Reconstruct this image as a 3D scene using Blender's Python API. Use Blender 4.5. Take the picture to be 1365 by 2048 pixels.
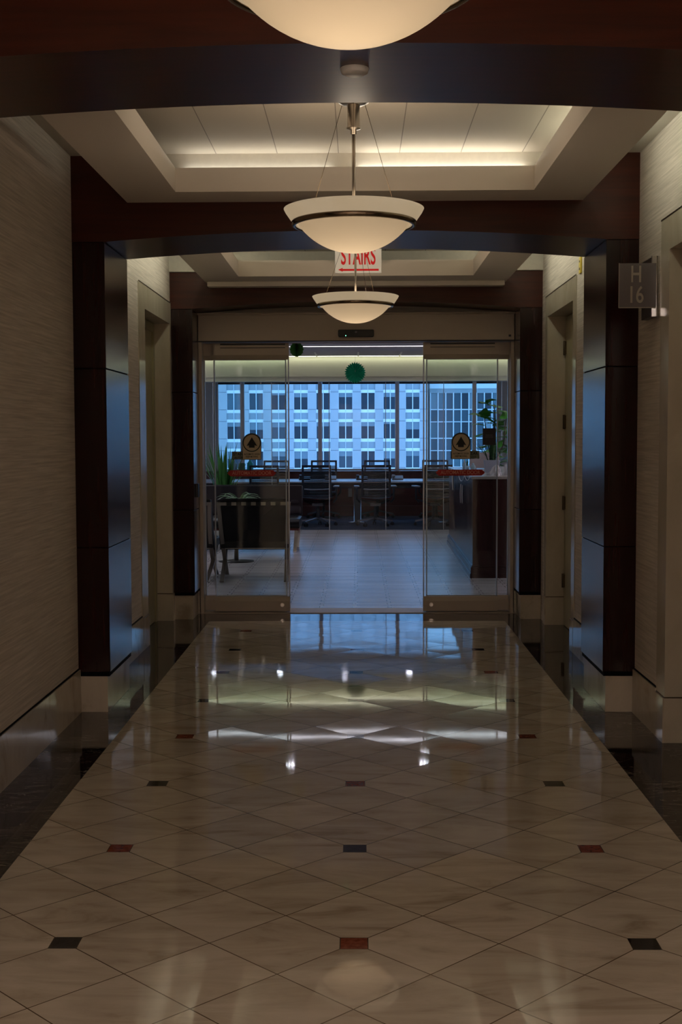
import bpy, bmesh, math, random
from math import sin, cos, pi, radians, sqrt
from mathutils import Vector, Matrix

random.seed(7)
for o in list(bpy.data.objects):
    bpy.data.objects.remove(o)
SC = bpy.context.scene
COL = SC.collection

# ------------------------------------------------------------------ camera
F_PX = 2507.6
cam_d = bpy.data.cameras.new('camera')
cam_d.sensor_fit = 'VERTICAL'
cam_d.sensor_height = 36.0
cam_d.lens = 36.0 * F_PX / 2048.0
cam_d.clip_start = 0.05
cam_d.clip_end = 600
cam = bpy.data.objects.new('camera', cam_d)
COL.objects.link(cam)
YAW, PIT, ROL = -0.01389, 0.05944, -0.00337
fwd = Vector((sin(YAW) * cos(PIT), cos(YAW) * cos(PIT), -sin(PIT)))
rt = Vector((cos(YAW), -sin(YAW), 0))
up = rt.cross(fwd)
rt2 = rt * cos(ROL) + up * sin(ROL)
up2 = up * cos(ROL) - rt * sin(ROL)
mw = Matrix((rt2, up2, -fwd)).transposed().to_4x4()
mw.translation = Vector((0.0163, 0, 1.5036))
cam.matrix_world = mw
SC.camera = cam

# ------------------------------------------------------------------ world, exposure
SC.view_settings.view_transform = 'Standard'
SC.view_settings.look = 'None'
SC.view_settings.gamma = 1.0
SC.view_settings.use_curve_mapping = False
SC.view_settings.exposure = 0.0
w = bpy.data.worlds.new('sky')
SC.world = w
w.use_nodes = True
bgn = w.node_tree.nodes['Background']
bgn.inputs[0].default_value = (0.25, 0.55, 1.05, 1)
bgn.inputs[1].default_value = 2.0

WARM = (1.0, 0.82, 0.62)
PEND_W = 6.5
GLOW = 0.13
BACK_E = 21.0
COVE_A, COVE_B = 10.0, 17.0
SLOT_E = 15.0
LOUNGE_STRIP, BULK_STRIP, DOWN_E = 6.0, 5.0, 45.0
LOUNGE_SIDE = 15.0


def portal(name, loc, rot, sx, sy):
    l = bpy.data.lights.new(name, 'AREA')
    l.shape = 'RECTANGLE'
    l.size, l.size_y = sx, sy
    l.cycles.is_portal = True
    o = bpy.data.objects.new(name, l)
    o.location = loc
    o.rotation_euler = rot
    COL.objects.link(o)


portal('window_portal', (0, 24.30, 1.81), (-pi / 2, 0, 0), 5.47, 1.9)


# ------------------------------------------------------------------ helpers
def new_mat(name):
    m = bpy.data.materials.new(name)
    m.use_nodes = True
    return m


def P(name, col, rough=0.5, metal=0.0, spec=0.5, coat=0.0, emis=None, es=0.0, trans=0.0):
    m = new_mat(name)
    b = m.node_tree.nodes['Principled BSDF']
    b.inputs['Base Color'].default_value = (*col, 1)
    b.inputs['Roughness'].default_value = rough
    b.inputs['Metallic'].default_value = metal
    b.inputs['Specular IOR Level'].default_value = spec
    b.inputs['Coat Weight'].default_value = coat
    b.inputs['Coat Roughness'].default_value = 0.08
    b.inputs['Transmission Weight'].default_value = trans
    if emis:
        b.inputs['Emission Color'].default_value = (*emis, 1)
        b.inputs['Emission Strength'].default_value = es
    return m


class NT:
    """small node helper"""
    def __init__(s, m):
        s.t = m.node_tree
        s.b = s.t.nodes.get('Principled BSDF')

    def n(s, typ, **kw):
        x = s.t.nodes.new(typ)
        for k, v in kw.items():
            setattr(x, k, v)
        return x

    def l(s, a, b):
        s.t.links.new(a, b)

    def math(s, op, a, b=None, c=None):
        x = s.n('ShaderNodeMath', operation=op)
        for i, v in enumerate((a, b, c)):
            if v is None:
                continue
            if isinstance(v, (int, float)):
                x.inputs[i].default_value = v
            else:
                s.l(v, x.inputs[i])
        return x.outputs[0]

    def pos(s):
        g = s.n('ShaderNodeNewGeometry')
        return g.outputs['Position']

    def xyz(s, v):
        x = s.n('ShaderNodeSeparateXYZ')
        s.l(v, x.inputs[0])
        return x.outputs

    def comb(s, a, b, c=0.0):
        x = s.n('ShaderNodeCombineXYZ')
        for i, v in enumerate((a, b, c)):
            if isinstance(v, (int, float)):
                x.inputs[i].default_value = v
            else:
                s.l(v, x.inputs[i])
        return x.outputs[0]

    def scale(s, v, sc):
        x = s.n('ShaderNodeMapping')
        x.inputs['Scale'].default_value = sc
        s.l(v, x.inputs[0])
        return x.outputs[0]

    def noise(s, v, sc, det=4, rough=0.5, dist=0.0):
        x = s.n('ShaderNodeTexNoise')
        x.inputs['Scale'].default_value = sc
        x.inputs['Detail'].default_value = det
        x.inputs['Roughness'].default_value = rough
        x.inputs['Distortion'].default_value = dist
        s.l(v, x.inputs['Vector'])
        return x.outputs['Fac']

    def ramp(s, f, stops):
        x = s.n('ShaderNodeValToRGB')
        e = x.color_ramp.elements
        while len(e) > 1:
            e.remove(e[-1])
        e[0].position, e[0].color = stops[0][0], (*stops[0][1], 1)
        for p, c in stops[1:]:
            q = e.new(p)
            q.color = (*c, 1)
        s.l(f, x.inputs[0])
        return x.outputs[0]

    def mix(s, f, a, b):
        x = s.n('ShaderNodeMix', data_type='RGBA')
        if isinstance(f, (int, float)):
            x.inputs[0].default_value = f
        else:
            s.l(f, x.inputs[0])
        for i, v in ((6, a), (7, b)):
            if isinstance(v, tuple):
                x.inputs[i].default_value = (*v, 1)
            else:
                s.l(v, x.inputs[i])
        return x.outputs[2]

    def bump(s, h, strength=0.3, dist=0.002):
        x = s.n('ShaderNodeBump')
        x.inputs['Strength'].default_value = strength
        x.inputs['Distance'].default_value = dist
        s.l(h, x.inputs['Height'])
        return x.outputs[0]


def streaked(name, c0, c1, sc, rough=0.5, coat=0.0, bump=0.0, spec=0.5, k=1.0):
    m = P(name, c0, rough, 0, spec, coat)
    t = NT(m)
    f = t.noise(t.scale(t.pos(), sc), 1.0, 5, 0.6, 0.4)
    t.l(t.ramp(f, [(0.3, c0), (0.7, c1)]), t.b.inputs['Base Color'])
    if bump:
        t.l(t.bump(f, bump, 0.002), t.b.inputs['Normal'])
    return m


M = {}
M['wallpaper'] = streaked('woven_wallpaper', (0.45, 0.39, 0.335), (0.70, 0.62, 0.54), (2.0, 2.2, 95), 0.75, bump=0.25, spec=0.25)
M['ceiling'] = streaked('painted_ceiling', (0.62, 0.57, 0.50), (0.67, 0.62, 0.54), (25, 25, 25), 0.8, spec=0.2)
M['soffit'] = P('soffit_paint', (0.74, 0.67, 0.59), 0.75, spec=0.25)
M['wood'] = streaked('dark_mahogany', (0.011, 0.002, 0.0012), (0.026, 0.0045, 0.0025), (30, 30, 1.6), 0.24, spec=0.15, coat=0.8)
M['wood'].node_tree.nodes['Principled BSDF'].inputs['Coat IOR'].default_value = 1.32
M['wood'].node_tree.nodes['Principled BSDF'].inputs['Coat Roughness'].default_value = 0.20
M['woodh'] = streaked('dark_mahogany_beam', (0.036, 0.0055, 0.002), (0.070, 0.012, 0.004), (1.6, 30, 30), 0.32, spec=0.2, coat=0.6)
M['woodh'].node_tree.nodes['Principled BSDF'].inputs['Coat IOR'].default_value = 1.34
M['woodh'].node_tree.nodes['Principled BSDF'].inputs['Coat Roughness'].default_value = 0.34
M['woodcore'] = P('black_gap', (0.004, 0.003, 0.003), 0.8, spec=0.1)
M['metal_beige'] = P('brushed_beige_metal', (0.46, 0.385, 0.315), 0.42, 0.15)
M['steel'] = P('polished_steel', (0.72, 0.70, 0.68), 0.14, 1.0)
M['nickel'] = P('brushed_nickel', (0.60, 0.55, 0.50), 0.28, 1.0)
M['satin'] = P('satin_steel', (0.27, 0.235, 0.20), 0.30, 0.6)
M['darksteel'] = P('dark_polished_steel', (0.30, 0.30, 0.34), 0.25, 0.7)
M['brass'] = P('dark_nickel_band', (0.32, 0.25, 0.18), 0.22, 1.0)
M['black'] = P('black_plastic', (0.010, 0.010, 0.011), 0.35)
M['leather'] = P('black_leather', (0.006, 0.0055, 0.0065), 0.42, spec=0.3)
M['leather2'] = P('dark_sofa_leather', (0.016, 0.012, 0.017), 0.38, spec=0.35)
M['mesh'] = P('chair_mesh', (0.016, 0.017, 0.022), 0.6)
M['frameblk'] = P('chair_frame_navy_black', (0.012, 0.016, 0.030), 0.4)
M['padgrey'] = P('grey_arm_pad', (0.34, 0.35, 0.38), 0.4)
M['white'] = P('white_plastic', (0.70, 0.70, 0.70), 0.4)
M['tabletop'] = P('white_lacquer', (0.62, 0.63, 0.66), 0.22)
M['mull'] = P('window_mullion_paint', (0.70, 0.63, 0.60), 0.5)
M['cream'] = P('bulkhead_paint', (0.78, 0.80, 0.64), 0.7)
M['loungewall'] = P('lounge_wall_paint', (0.60, 0.55, 0.50), 0.7)
M['lceil'] = P('lounge_ceiling_paint', (0.46, 0.45, 0.47), 0.8)
M['red'] = P('red_vinyl', (0.42, 0.006, 0.006), 0.5)
M['redtext'] = P('red_letter_paint', (0.55, 0.006, 0.008), 0.5, emis=(0.6, 0.005, 0.008), es=0.25)
M['tan'] = P('tan_vinyl', (0.60, 0.49, 0.35), 0.6)
M['tan2'] = P('olive_tan_vinyl', (0.24, 0.23, 0.15), 0.6)
M['ink'] = P('black_ink', (0.006, 0.008, 0.008), 0.6)
M['greenink'] = P('dark_green_ink', (0.004, 0.02, 0.012), 0.6)
M['signwhite'] = P('lit_sign_face', (0.62, 0.58, 0.50), 0.5, emis=(1, 0.91, 0.76), es=0.15)
M['pinktext'] = P('faded_letter_vinyl', (0.68, 0.26, 0.20), 0.6)
M['yellow'] = P('yellow_plastic', (0.62, 0.46, 0.03), 0.5)
M['greenpaper'] = P('green_tissue_paper', (0.008, 0.42, 0.22), 0.7)
M['greenpaper2'] = P('olive_green_tissue_paper', (0.12, 0.38, 0.09), 0.7)
M['string'] = P('thin_thread', (0.25, 0.24, 0.22), 0.7)
M['pot_lilac'] = P('pale_lilac_pot', (0.40, 0.40, 0.50), 0.5)
M['pot_white'] = P('white_pot', (0.62, 0.62, 0.60), 0.45)
M['soil'] = P('potting_soil', (0.02, 0.013, 0.008), 0.95)
M['bark'] = P('bark', (0.10, 0.065, 0.04), 0.85)
M['paper'] = P('white_tissue_paper', (0.75, 0.72, 0.74), 0.8)
M['signgrey'] = P('grey_acrylic', (0.15, 0.13, 0.135), 0.25)
M['signletter'] = P('frosted_letter', (0.36, 0.31, 0.265), 0.5)
M['signdark'] = P('dark_bronze', (0.02, 0.010, 0.010), 0.3)
M['darkpaper'] = P('dark_grey_card', (0.04, 0.035, 0.05), 0.6)
M['dimtext'] = P('grey_print', (0.16, 0.14, 0.17), 0.6)
M['led'] = P('green_led', (0.1, 0.9, 0.4), 0.4, emis=(0.15, 1.0, 0.45), es=4)
M['teal'] = P('teal_liquid', (0.05, 0.45, 0.42), 0.2)
M['clear'] = P('clear_blue_plastic', (0.35, 0.50, 0.62), 0.15)
M['greenbox'] = P('green_card', (0.02, 0.16, 0.09), 0.6)
M['doorpaint'] = P('olive_painted_door', (0.34, 0.30, 0.17), 0.45)
M['hinge'] = P('bronze_hinge', (0.10, 0.07, 0.04), 0.4, 0.8)
M['screenbeige'] = P('pinkish_beige_panel', (0.42, 0.34, 0.36), 0.7)

# polished stone for door surrounds and baseboards
m = P('polished_stone', (0.42, 0.36, 0.27), 0.08, 0, 0.45)
t = NT(m)
f = t.noise(t.scale(t.pos(), (3.2, 3.2, 2.2)), 1.0, 7, 0.62, 1.2)
t.l(t.ramp(f, [(0.32, (0.36, 0.29, 0.21)), (0.47, (0.52, 0.445, 0.345)), (0.70, (0.58, 0.505, 0.40))]), t.b.inputs['Base Color'])
M['stone'] = m

# brushed stone surround (upper part)
m = P('honed_stone', (0.42, 0.37, 0.29), 0.16, 0, 0.45)
t = NT(m)
f = t.noise(t.scale(t.pos(), (2.5, 2.5, 1.6)), 1.0, 6, 0.6, 0.8)
t.l(t.ramp(f, [(0.3, (0.46, 0.40, 0.30)), (0.6, (0.57, 0.50, 0.39))]), t.b.inputs['Base Color'])
M['stone2'] = m

# upper ceiling with panel joints running along the corridor
m = P('panelled_ceiling', (0.52, 0.47, 0.40), 0.8, 0, 0.2)
t = NT(m)
x, y, z = t.xyz(t.pos())
fx = t.math('ABSOLUTE', t.math('SUBTRACT', t.math('FRACT', t.math('DIVIDE', t.math('ADD', x, 10.16), 0.325)), 0.5))
fy = t.math('ABSOLUTE', t.math('SUBTRACT', t.math('FRACT', t.math('DIVIDE', t.math('ADD', y, 0.50), 2.44)), 0.5))
ln = t.math('MAXIMUM', t.math('LESS_THAN', t.math('SUBTRACT', 0.5, fx), 0.007), t.math('LESS_THAN', t.math('SUBTRACT', 0.5, fy), 0.0012))
t.l(t.mix(ln, (0.52, 0.47, 0.40), (0.24, 0.21, 0.18)), t.b.inputs['Base Color'])
M['panelceil'] = m


def floor_material():
    """cream marble tiles laid diagonally with small square insets, dark marble border"""
    m = P('polished_marble_floor', (0.5, 0.44, 0.36), 0.06, 0, 0.62)
    t = NT(m)
    pos = t.pos()
    x, y, z = t.xyz(pos)
    Y0 = 3.6493
    d = 0.4313
    yy = t.math('SUBTRACT', y, Y0)
    u = t.math('DIVIDE', t.math('ADD', x, yy), d)
    v = t.math('DIVIDE', t.math('SUBTRACT', x, yy), d)
    iu, iv = t.math('FLOOR', u), t.math('FLOOR', v)
    fu, fv = t.math('FRACT', u), t.math('FRACT', v)
    eu = t.math('MINIMUM', fu, t.math('SUBTRACT', 1.0, fu))
    ev = t.math('MINIMUM', fv, t.math('SUBTRACT', 1.0, fv))
    grout = t.math('LESS_THAN', t.math('MINIMUM', eu, ev), 0.0062)
    # per-tile tone and slight tilt
    wn = t.n('ShaderNodeTexWhiteNoise', noise_dimensions='2D')
    t.l(t.comb(iu, iv), wn.inputs['Vector'])
    tone = wn.outputs['Value']
    r, g, b = [t.n('ShaderNodeSeparateColor') for _ in range(1)][0], None, None
    t.l(wn.outputs['Color'], r.inputs[0])
    tilt = t.math('ADD', t.math('MULTIPLY', t.math('SUBTRACT', r.outputs[0], 0.5), fu),
                  t.math('MULTIPLY', t.math('SUBTRACT', r.outputs[1], 0.5), fv))
    # veining
    off = t.n('ShaderNodeVectorMath', operation='MULTIPLY_ADD')
    t.l(wn.outputs['Color'], off.inputs[0])
    off.inputs[1].default_value = (9, 9, 9)
    t.l(pos, off.inputs[2])
    rot = t.n('ShaderNodeMapping')
    rot.inputs['Rotation'].default_value = (0, 0, 0.55)
    rot.inputs['Scale'].default_value = (2.2, 7.5, 1)
    t.l(off.outputs[0], rot.inputs[0])
    vein = t.noise(rot.outputs[0], 1.0, 7, 0.62, 1.0)
    cream = t.ramp(vein, [(0.28, (0.34, 0.275, 0.20)), (0.42, (0.50, 0.43, 0.335)), (0.62, (0.59, 0.52, 0.42))])
    hs = t.n('ShaderNodeHueSaturation')
    t.l(cream, hs.inputs['Color'])
    t.l(t.math('ADD', t.math('MULTIPLY', tone, 0.16), 0.92), hs.inputs['Value'])
    cream = t.mix(grout, hs.outputs[0], (0.11, 0.075, 0.04))
    # insets on a square lattice of two diagonals
    L = 2 * d
    gx = t.math('DIVIDE', x, L)
    gy = t.math('DIVIDE', yy, L)
    rx, ry = t.math('ROUND', gx), t.math('ROUND', gy)
    ax = t.math('ABSOLUTE', t.math('SUBTRACT', gx, rx))
    ay = t.math('ABSOLUTE', t.math('SUBTRACT', gy, ry))
    mx = t.math('MAXIMUM', ax, ay)
    ins = t.math('LESS_THAN', mx, 0.040 / L)
    edge = t.math('MULTIPLY', t.math('LESS_THAN', mx, 0.043 / L), t.math('SUBTRACT', 1.0, ins))
    par = t.math('ABSOLUTE', t.math('MODULO', t.math('ADD', t.math('ADD', rx, ry), 40.0), 2.0))
    n2 = t.noise(t.scale(pos, (60, 60, 60)), 1.0, 3)
    redc = t.ramp(n2, [(0.3, (0.17, 0.035, 0.016)), (0.7, (0.30, 0.085, 0.045))])
    insc = t.mix(par, redc, (0.008, 0.008, 0.010))
    cream = t.mix(edge, cream, (0.09, 0.06, 0.035))
    cream = t.mix(ins, cream, insc)
    # dark border marble
    vv = t.noise(t.scale(pos, (1.6, 5.5, 1)), 1.0, 10, 0.68, 2.4)
    ridg = t.math('ABSOLUTE', t.math('SUBTRACT', vv, 0.5))
    msk = t.noise(t.scale(pos, (2.5, 2.5, 1)), 1.0, 3)
    veinm = t.math('MULTIPLY', t.math('LESS_THAN', ridg, 0.009), t.math('GREATER_THAN', msk, 0.43))
    base = t.ramp(t.noise(t.scale(pos, (5, 9, 1)), 1.0, 6), [(0.35, (0.007, 0.005, 0.004)), (0.7, (0.024, 0.016, 0.012))])
    dark = t.mix(t.math('MULTIPLY', veinm, 0.85), base, (0.26, 0.22, 0.18))
    jy = t.math('FRACT', t.math('DIVIDE', y, 0.61))
    dark = t.mix(t.math('LESS_THAN', jy, 0.006), dark, (0.004, 0.003, 0.003))
    inside = t.math('MULTIPLY', t.math('LESS_THAN', t.math('ABSOLUTE', x), 1.213), t.math('LESS_THAN', y, 10.21))
    t.l(t.mix(inside, dark, cream), t.b.inputs['Base Color'])
    rg = t.noise(t.scale(pos, (7, 7, 7)), 1.0, 4)
    t.l(t.math('ADD', 0.02, t.math('MULTIPLY', rg, 0.04)), t.b.inputs['Roughness'])
    wav = t.noise(t.scale(pos, (3.0, 3.0, 1)), 1.0, 1)
    h = t.math('ADD', t.math('MULTIPLY', tilt, 0.55), t.math('MULTIPLY', wav, 0.12))
    h = t.math('SUBTRACT', h, t.math('MULTIPLY', grout, 0.15))
    t.l(t.bump(h, 1.0, 0.0028), t.b.inputs['Normal'])
    return m


M['floor'] = floor_material()


def lounge_floor_material():
    m = P('pale_wood_look_tile', (0.36, 0.34, 0.34), 0.26, 0, 0.5)
    t = NT(m)
    pos = t.pos()
    x, y, z = t.xyz(pos)
    row = t.math('FLOOR', t.math('DIVIDE', y, 0.105))
    fy = t.math('FRACT', t.math('DIVIDE', y, 0.105))
    sh = t.math('MULTIPLY', t.math('MODULO', row, 2.0), 0.03)
    fx = t.math('FRACT', t.math('DIVIDE', t.math('ADD', t.math('ADD', x, sh), 30.3), 0.303))
    wn = t.n('ShaderNodeTexWhiteNoise', noise_dimensions='2D')
    t.l(t.comb(row, t.math('FLOOR', t.math('DIVIDE', t.math('ADD', x, 40), 1.212))), wn.inputs['Vector'])
    gr = t.noise(t.scale(pos, (3, 75, 1)), 1.0, 5, 0.6, 0.3)
    f = t.math('ADD', t.math('MULTIPLY', gr, 0.75), t.math('MULTIPLY', wn.outputs['Value'], 0.25))
    c = t.ramp(f, [(0.25, (0.28, 0.255, 0.255)), (0.50, (0.45, 0.42, 0.42)), (0.75, (0.56, 0.53, 0.525))])
    j = t.math('MAXIMUM', t.math('LESS_THAN', fy, 0.045), t.math('LESS_THAN', fx, 0.020))
    t.l(t.mix(t.math('MULTIPLY', j, 0.75), c, (0.07, 0.06, 0.06)), t.b.inputs['Base Color'])
    t.l(t.bump(t.math('SUBTRACT', gr, j), 0.4, 0.001), t.b.inputs['Normal'])
    return m


M['lfloor'] = lounge_floor_material()
M['carpet'] = streaked('blue_grey_carpet', (0.045, 0.050, 0.065), (0.14, 0.15, 0.18), (2.2, 14, 1), 0.9, spec=0.1)
M['redwood'] = streaked('cherry_wood_cabinet', (0.075, 0.012, 0.010), (0.13, 0.025, 0.020), (1.2, 30, 22), 0.35)
M['deskwood'] = streaked('desk_dark_mahogany', (0.022, 0.004, 0.005), (0.045, 0.009, 0.010), (22, 22, 1.5), 0.24, spec=0.4)
M['counter'] = P('stone_counter', (0.42, 0.38, 0.36), 0.2)
M['bstone'] = streaked('limestone_cladding', (0.46, 0.46, 0.46), (0.52, 0.52, 0.52), (0.3, 0.3, 0.3), 0.8)
M['bwhite'] = P('white_sill_stone', (0.92, 0.92, 0.92), 0.7)
M['bpanel'] = P('spandrel_panel', (0.36, 0.40, 0.42), 0.5)
M['bframe'] = P('white_window_frame', (0.80, 0.82, 0.84), 0.5)
M['bglass'] = P('dark_window_glass', (0.020, 0.030, 0.045), 0.12, 0, 0.5)
M['bglass2'] = P('blue_window_glass', (0.10, 0.16, 0.19), 0.15, 0, 0.5)
M['bblind'] = P('window_blind', (0.24, 0.29, 0.32), 0.7)
M['bglass3'] = P('shaded_window_glass', (0.055, 0.085, 0.11), 0.15, 0, 0.5)
M['joint'] = P('cladding_joint', (0.20, 0.22, 0.24), 0.8)


def glass(name, tint=(1, 1, 1), refl=1.0, ior=1.5):
    m = new_mat(name)
    nt = m.node_tree
    nt.nodes.clear()
    out = nt.nodes.new('ShaderNodeOutputMaterial')
    mx = nt.nodes.new('ShaderNodeMixShader')
    tr = nt.nodes.new('ShaderNodeBsdfTransparent')
    tr.inputs[0].default_value = (*tint, 1)
    gl = nt.nodes.new('ShaderNodeBsdfGlossy')
    gl.inputs['Roughness'].default_value = 0.0
    gl.inputs['Color'].default_value = (refl, refl, refl, 1)
    fr = nt.nodes.new('ShaderNodeFresnel')
    fr.inputs[0].default_value = ior
    nt.links.new(fr.outputs[0], mx.inputs[0])
    nt.links.new(tr.outputs[0], mx.inputs[1])
    nt.links.new(gl.outputs[0], mx.inputs[2])
    nt.links.new(mx.outputs[0], out.inputs[0])
    return m


M['glass'] = glass('clear_door_glass', (0.93, 0.96, 0.95), 0.9, 1.25)
M['pglass'] = glass('partition_glass', (0.93, 0.95, 0.97), 0.8, 1.25)
M['wglass'] = glass('window_glass', (0.94, 0.97, 0.99), 0.7, 1.2)
M['acrylic'] = glass('clear_acrylic', (0.85, 0.84, 0.82), 1.0, 1.5)
M['edge'] = P('polished_glass_edge', (0.42, 0.46, 0.52), 0.25, 0.3)


def bowl_mat(nm='frosted_alabaster_glass', glow=GLOW):
    m = new_mat(nm)
    t = NT(m)
    nt = m.node_tree
    out = nt.nodes['Material Output']
    tl = t.n('ShaderNodeBsdfTranslucent')
    tl.inputs[0].default_value = (0.20, 0.165, 0.12, 1)
    df = t.n('ShaderNodeBsdfPrincipled')
    df.inputs['Base Color'].default_value = (0.62, 0.54, 0.43, 1)
    df.inputs['Roughness'].default_value = 0.35
    f = t.noise(t.scale(t.pos(), (6, 6, 6)), 1.0, 5, 0.6, 0.5)
    c = t.ramp(f, [(0.3, (0.95, 0.74, 0.47)), (0.7, (1.0, 0.80, 0.54))])
    em = t.n('ShaderNodeEmission')
    em.inputs['Strength'].default_value = glow
    t.l(c, em.inputs[0])
    mx = t.n('ShaderNodeMixShader')
    mx.inputs[0].default_value = 0.45
    t.l(df.outputs[0], mx.inputs[1])
    t.l(tl.outputs[0], mx.inputs[2])
    ad = t.n('ShaderNodeAddShader')
    t.l(mx.outputs[0], ad.inputs[0])
    t.l(em.outputs[0], ad.inputs[1])
    t.l(ad.outputs[0], out.inputs[0])
    nt.nodes.remove(t.b)
    return m


M['bowl'] = bowl_mat()
M['dish'] = bowl_mat('frosted_dish_glass', 0.30)


def emit(name, col, s):
    m = new_mat(name)
    nt = m.node_tree
    nt.nodes.clear()
    out = nt.nodes.new('ShaderNodeOutputMaterial')
    e = nt.nodes.new('ShaderNodeEmission')
    e.inputs[0].default_value = (*col, 1)
    e.inputs[1].default_value = s
    nt.links.new(e.outputs[0], out.inputs[0])
    return m


M['tubeA'] = emit('fluorescent_tube_bright', (1.0, 0.97, 0.86), COVE_A)
M['tubeB'] = emit('fluorescent_tube_dim', (1.0, 0.96, 0.84), COVE_B)
M['slot'] = emit('slot_lamp', (0.97, 1.0, 0.80), SLOT_E)
M['strip'] = emit('lounge_strip_lamp', (0.92, 0.90, 1.0), LOUNGE_STRIP)
M['sidefill'] = emit('lounge_side_fill_glow', (0.95, 0.86, 1.0), LOUNGE_SIDE)  # emission for the fill strips added at the lounge sides
M['bulkstrip'] = emit('bulkhead_wash_lamp', (1.0, 0.98, 0.72), BULK_STRIP)
M['backfill'] = emit('fill_panel_glow', (1.0, 0.84, 0.75), BACK_E)  # emission for the fill panels added behind the camera
M['down'] = emit('downlight_lamp', (0.92, 0.88, 1.0), DOWN_E)


def leaf_mat(name, c0, c1, sc=6):
    return streaked(name, c0, c1, (sc, sc, sc), 0.4)


M['leaf'] = leaf_mat('leaf_green', (0.025, 0.13, 0.02), (0.07, 0.26, 0.05))
M['leafdark'] = leaf_mat('dark_leaf_green', (0.015, 0.060, 0.015), (0.045, 0.15, 0.035))
M['leaffig'] = leaf_mat('fig_leaf_green', (0.03, 0.16, 0.02), (0.09, 0.32, 0.05))
M['leafstripe'] = leaf_mat('striped_leaf', (0.05, 0.18, 0.06), (0.36, 0.50, 0.30), 30)


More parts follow.
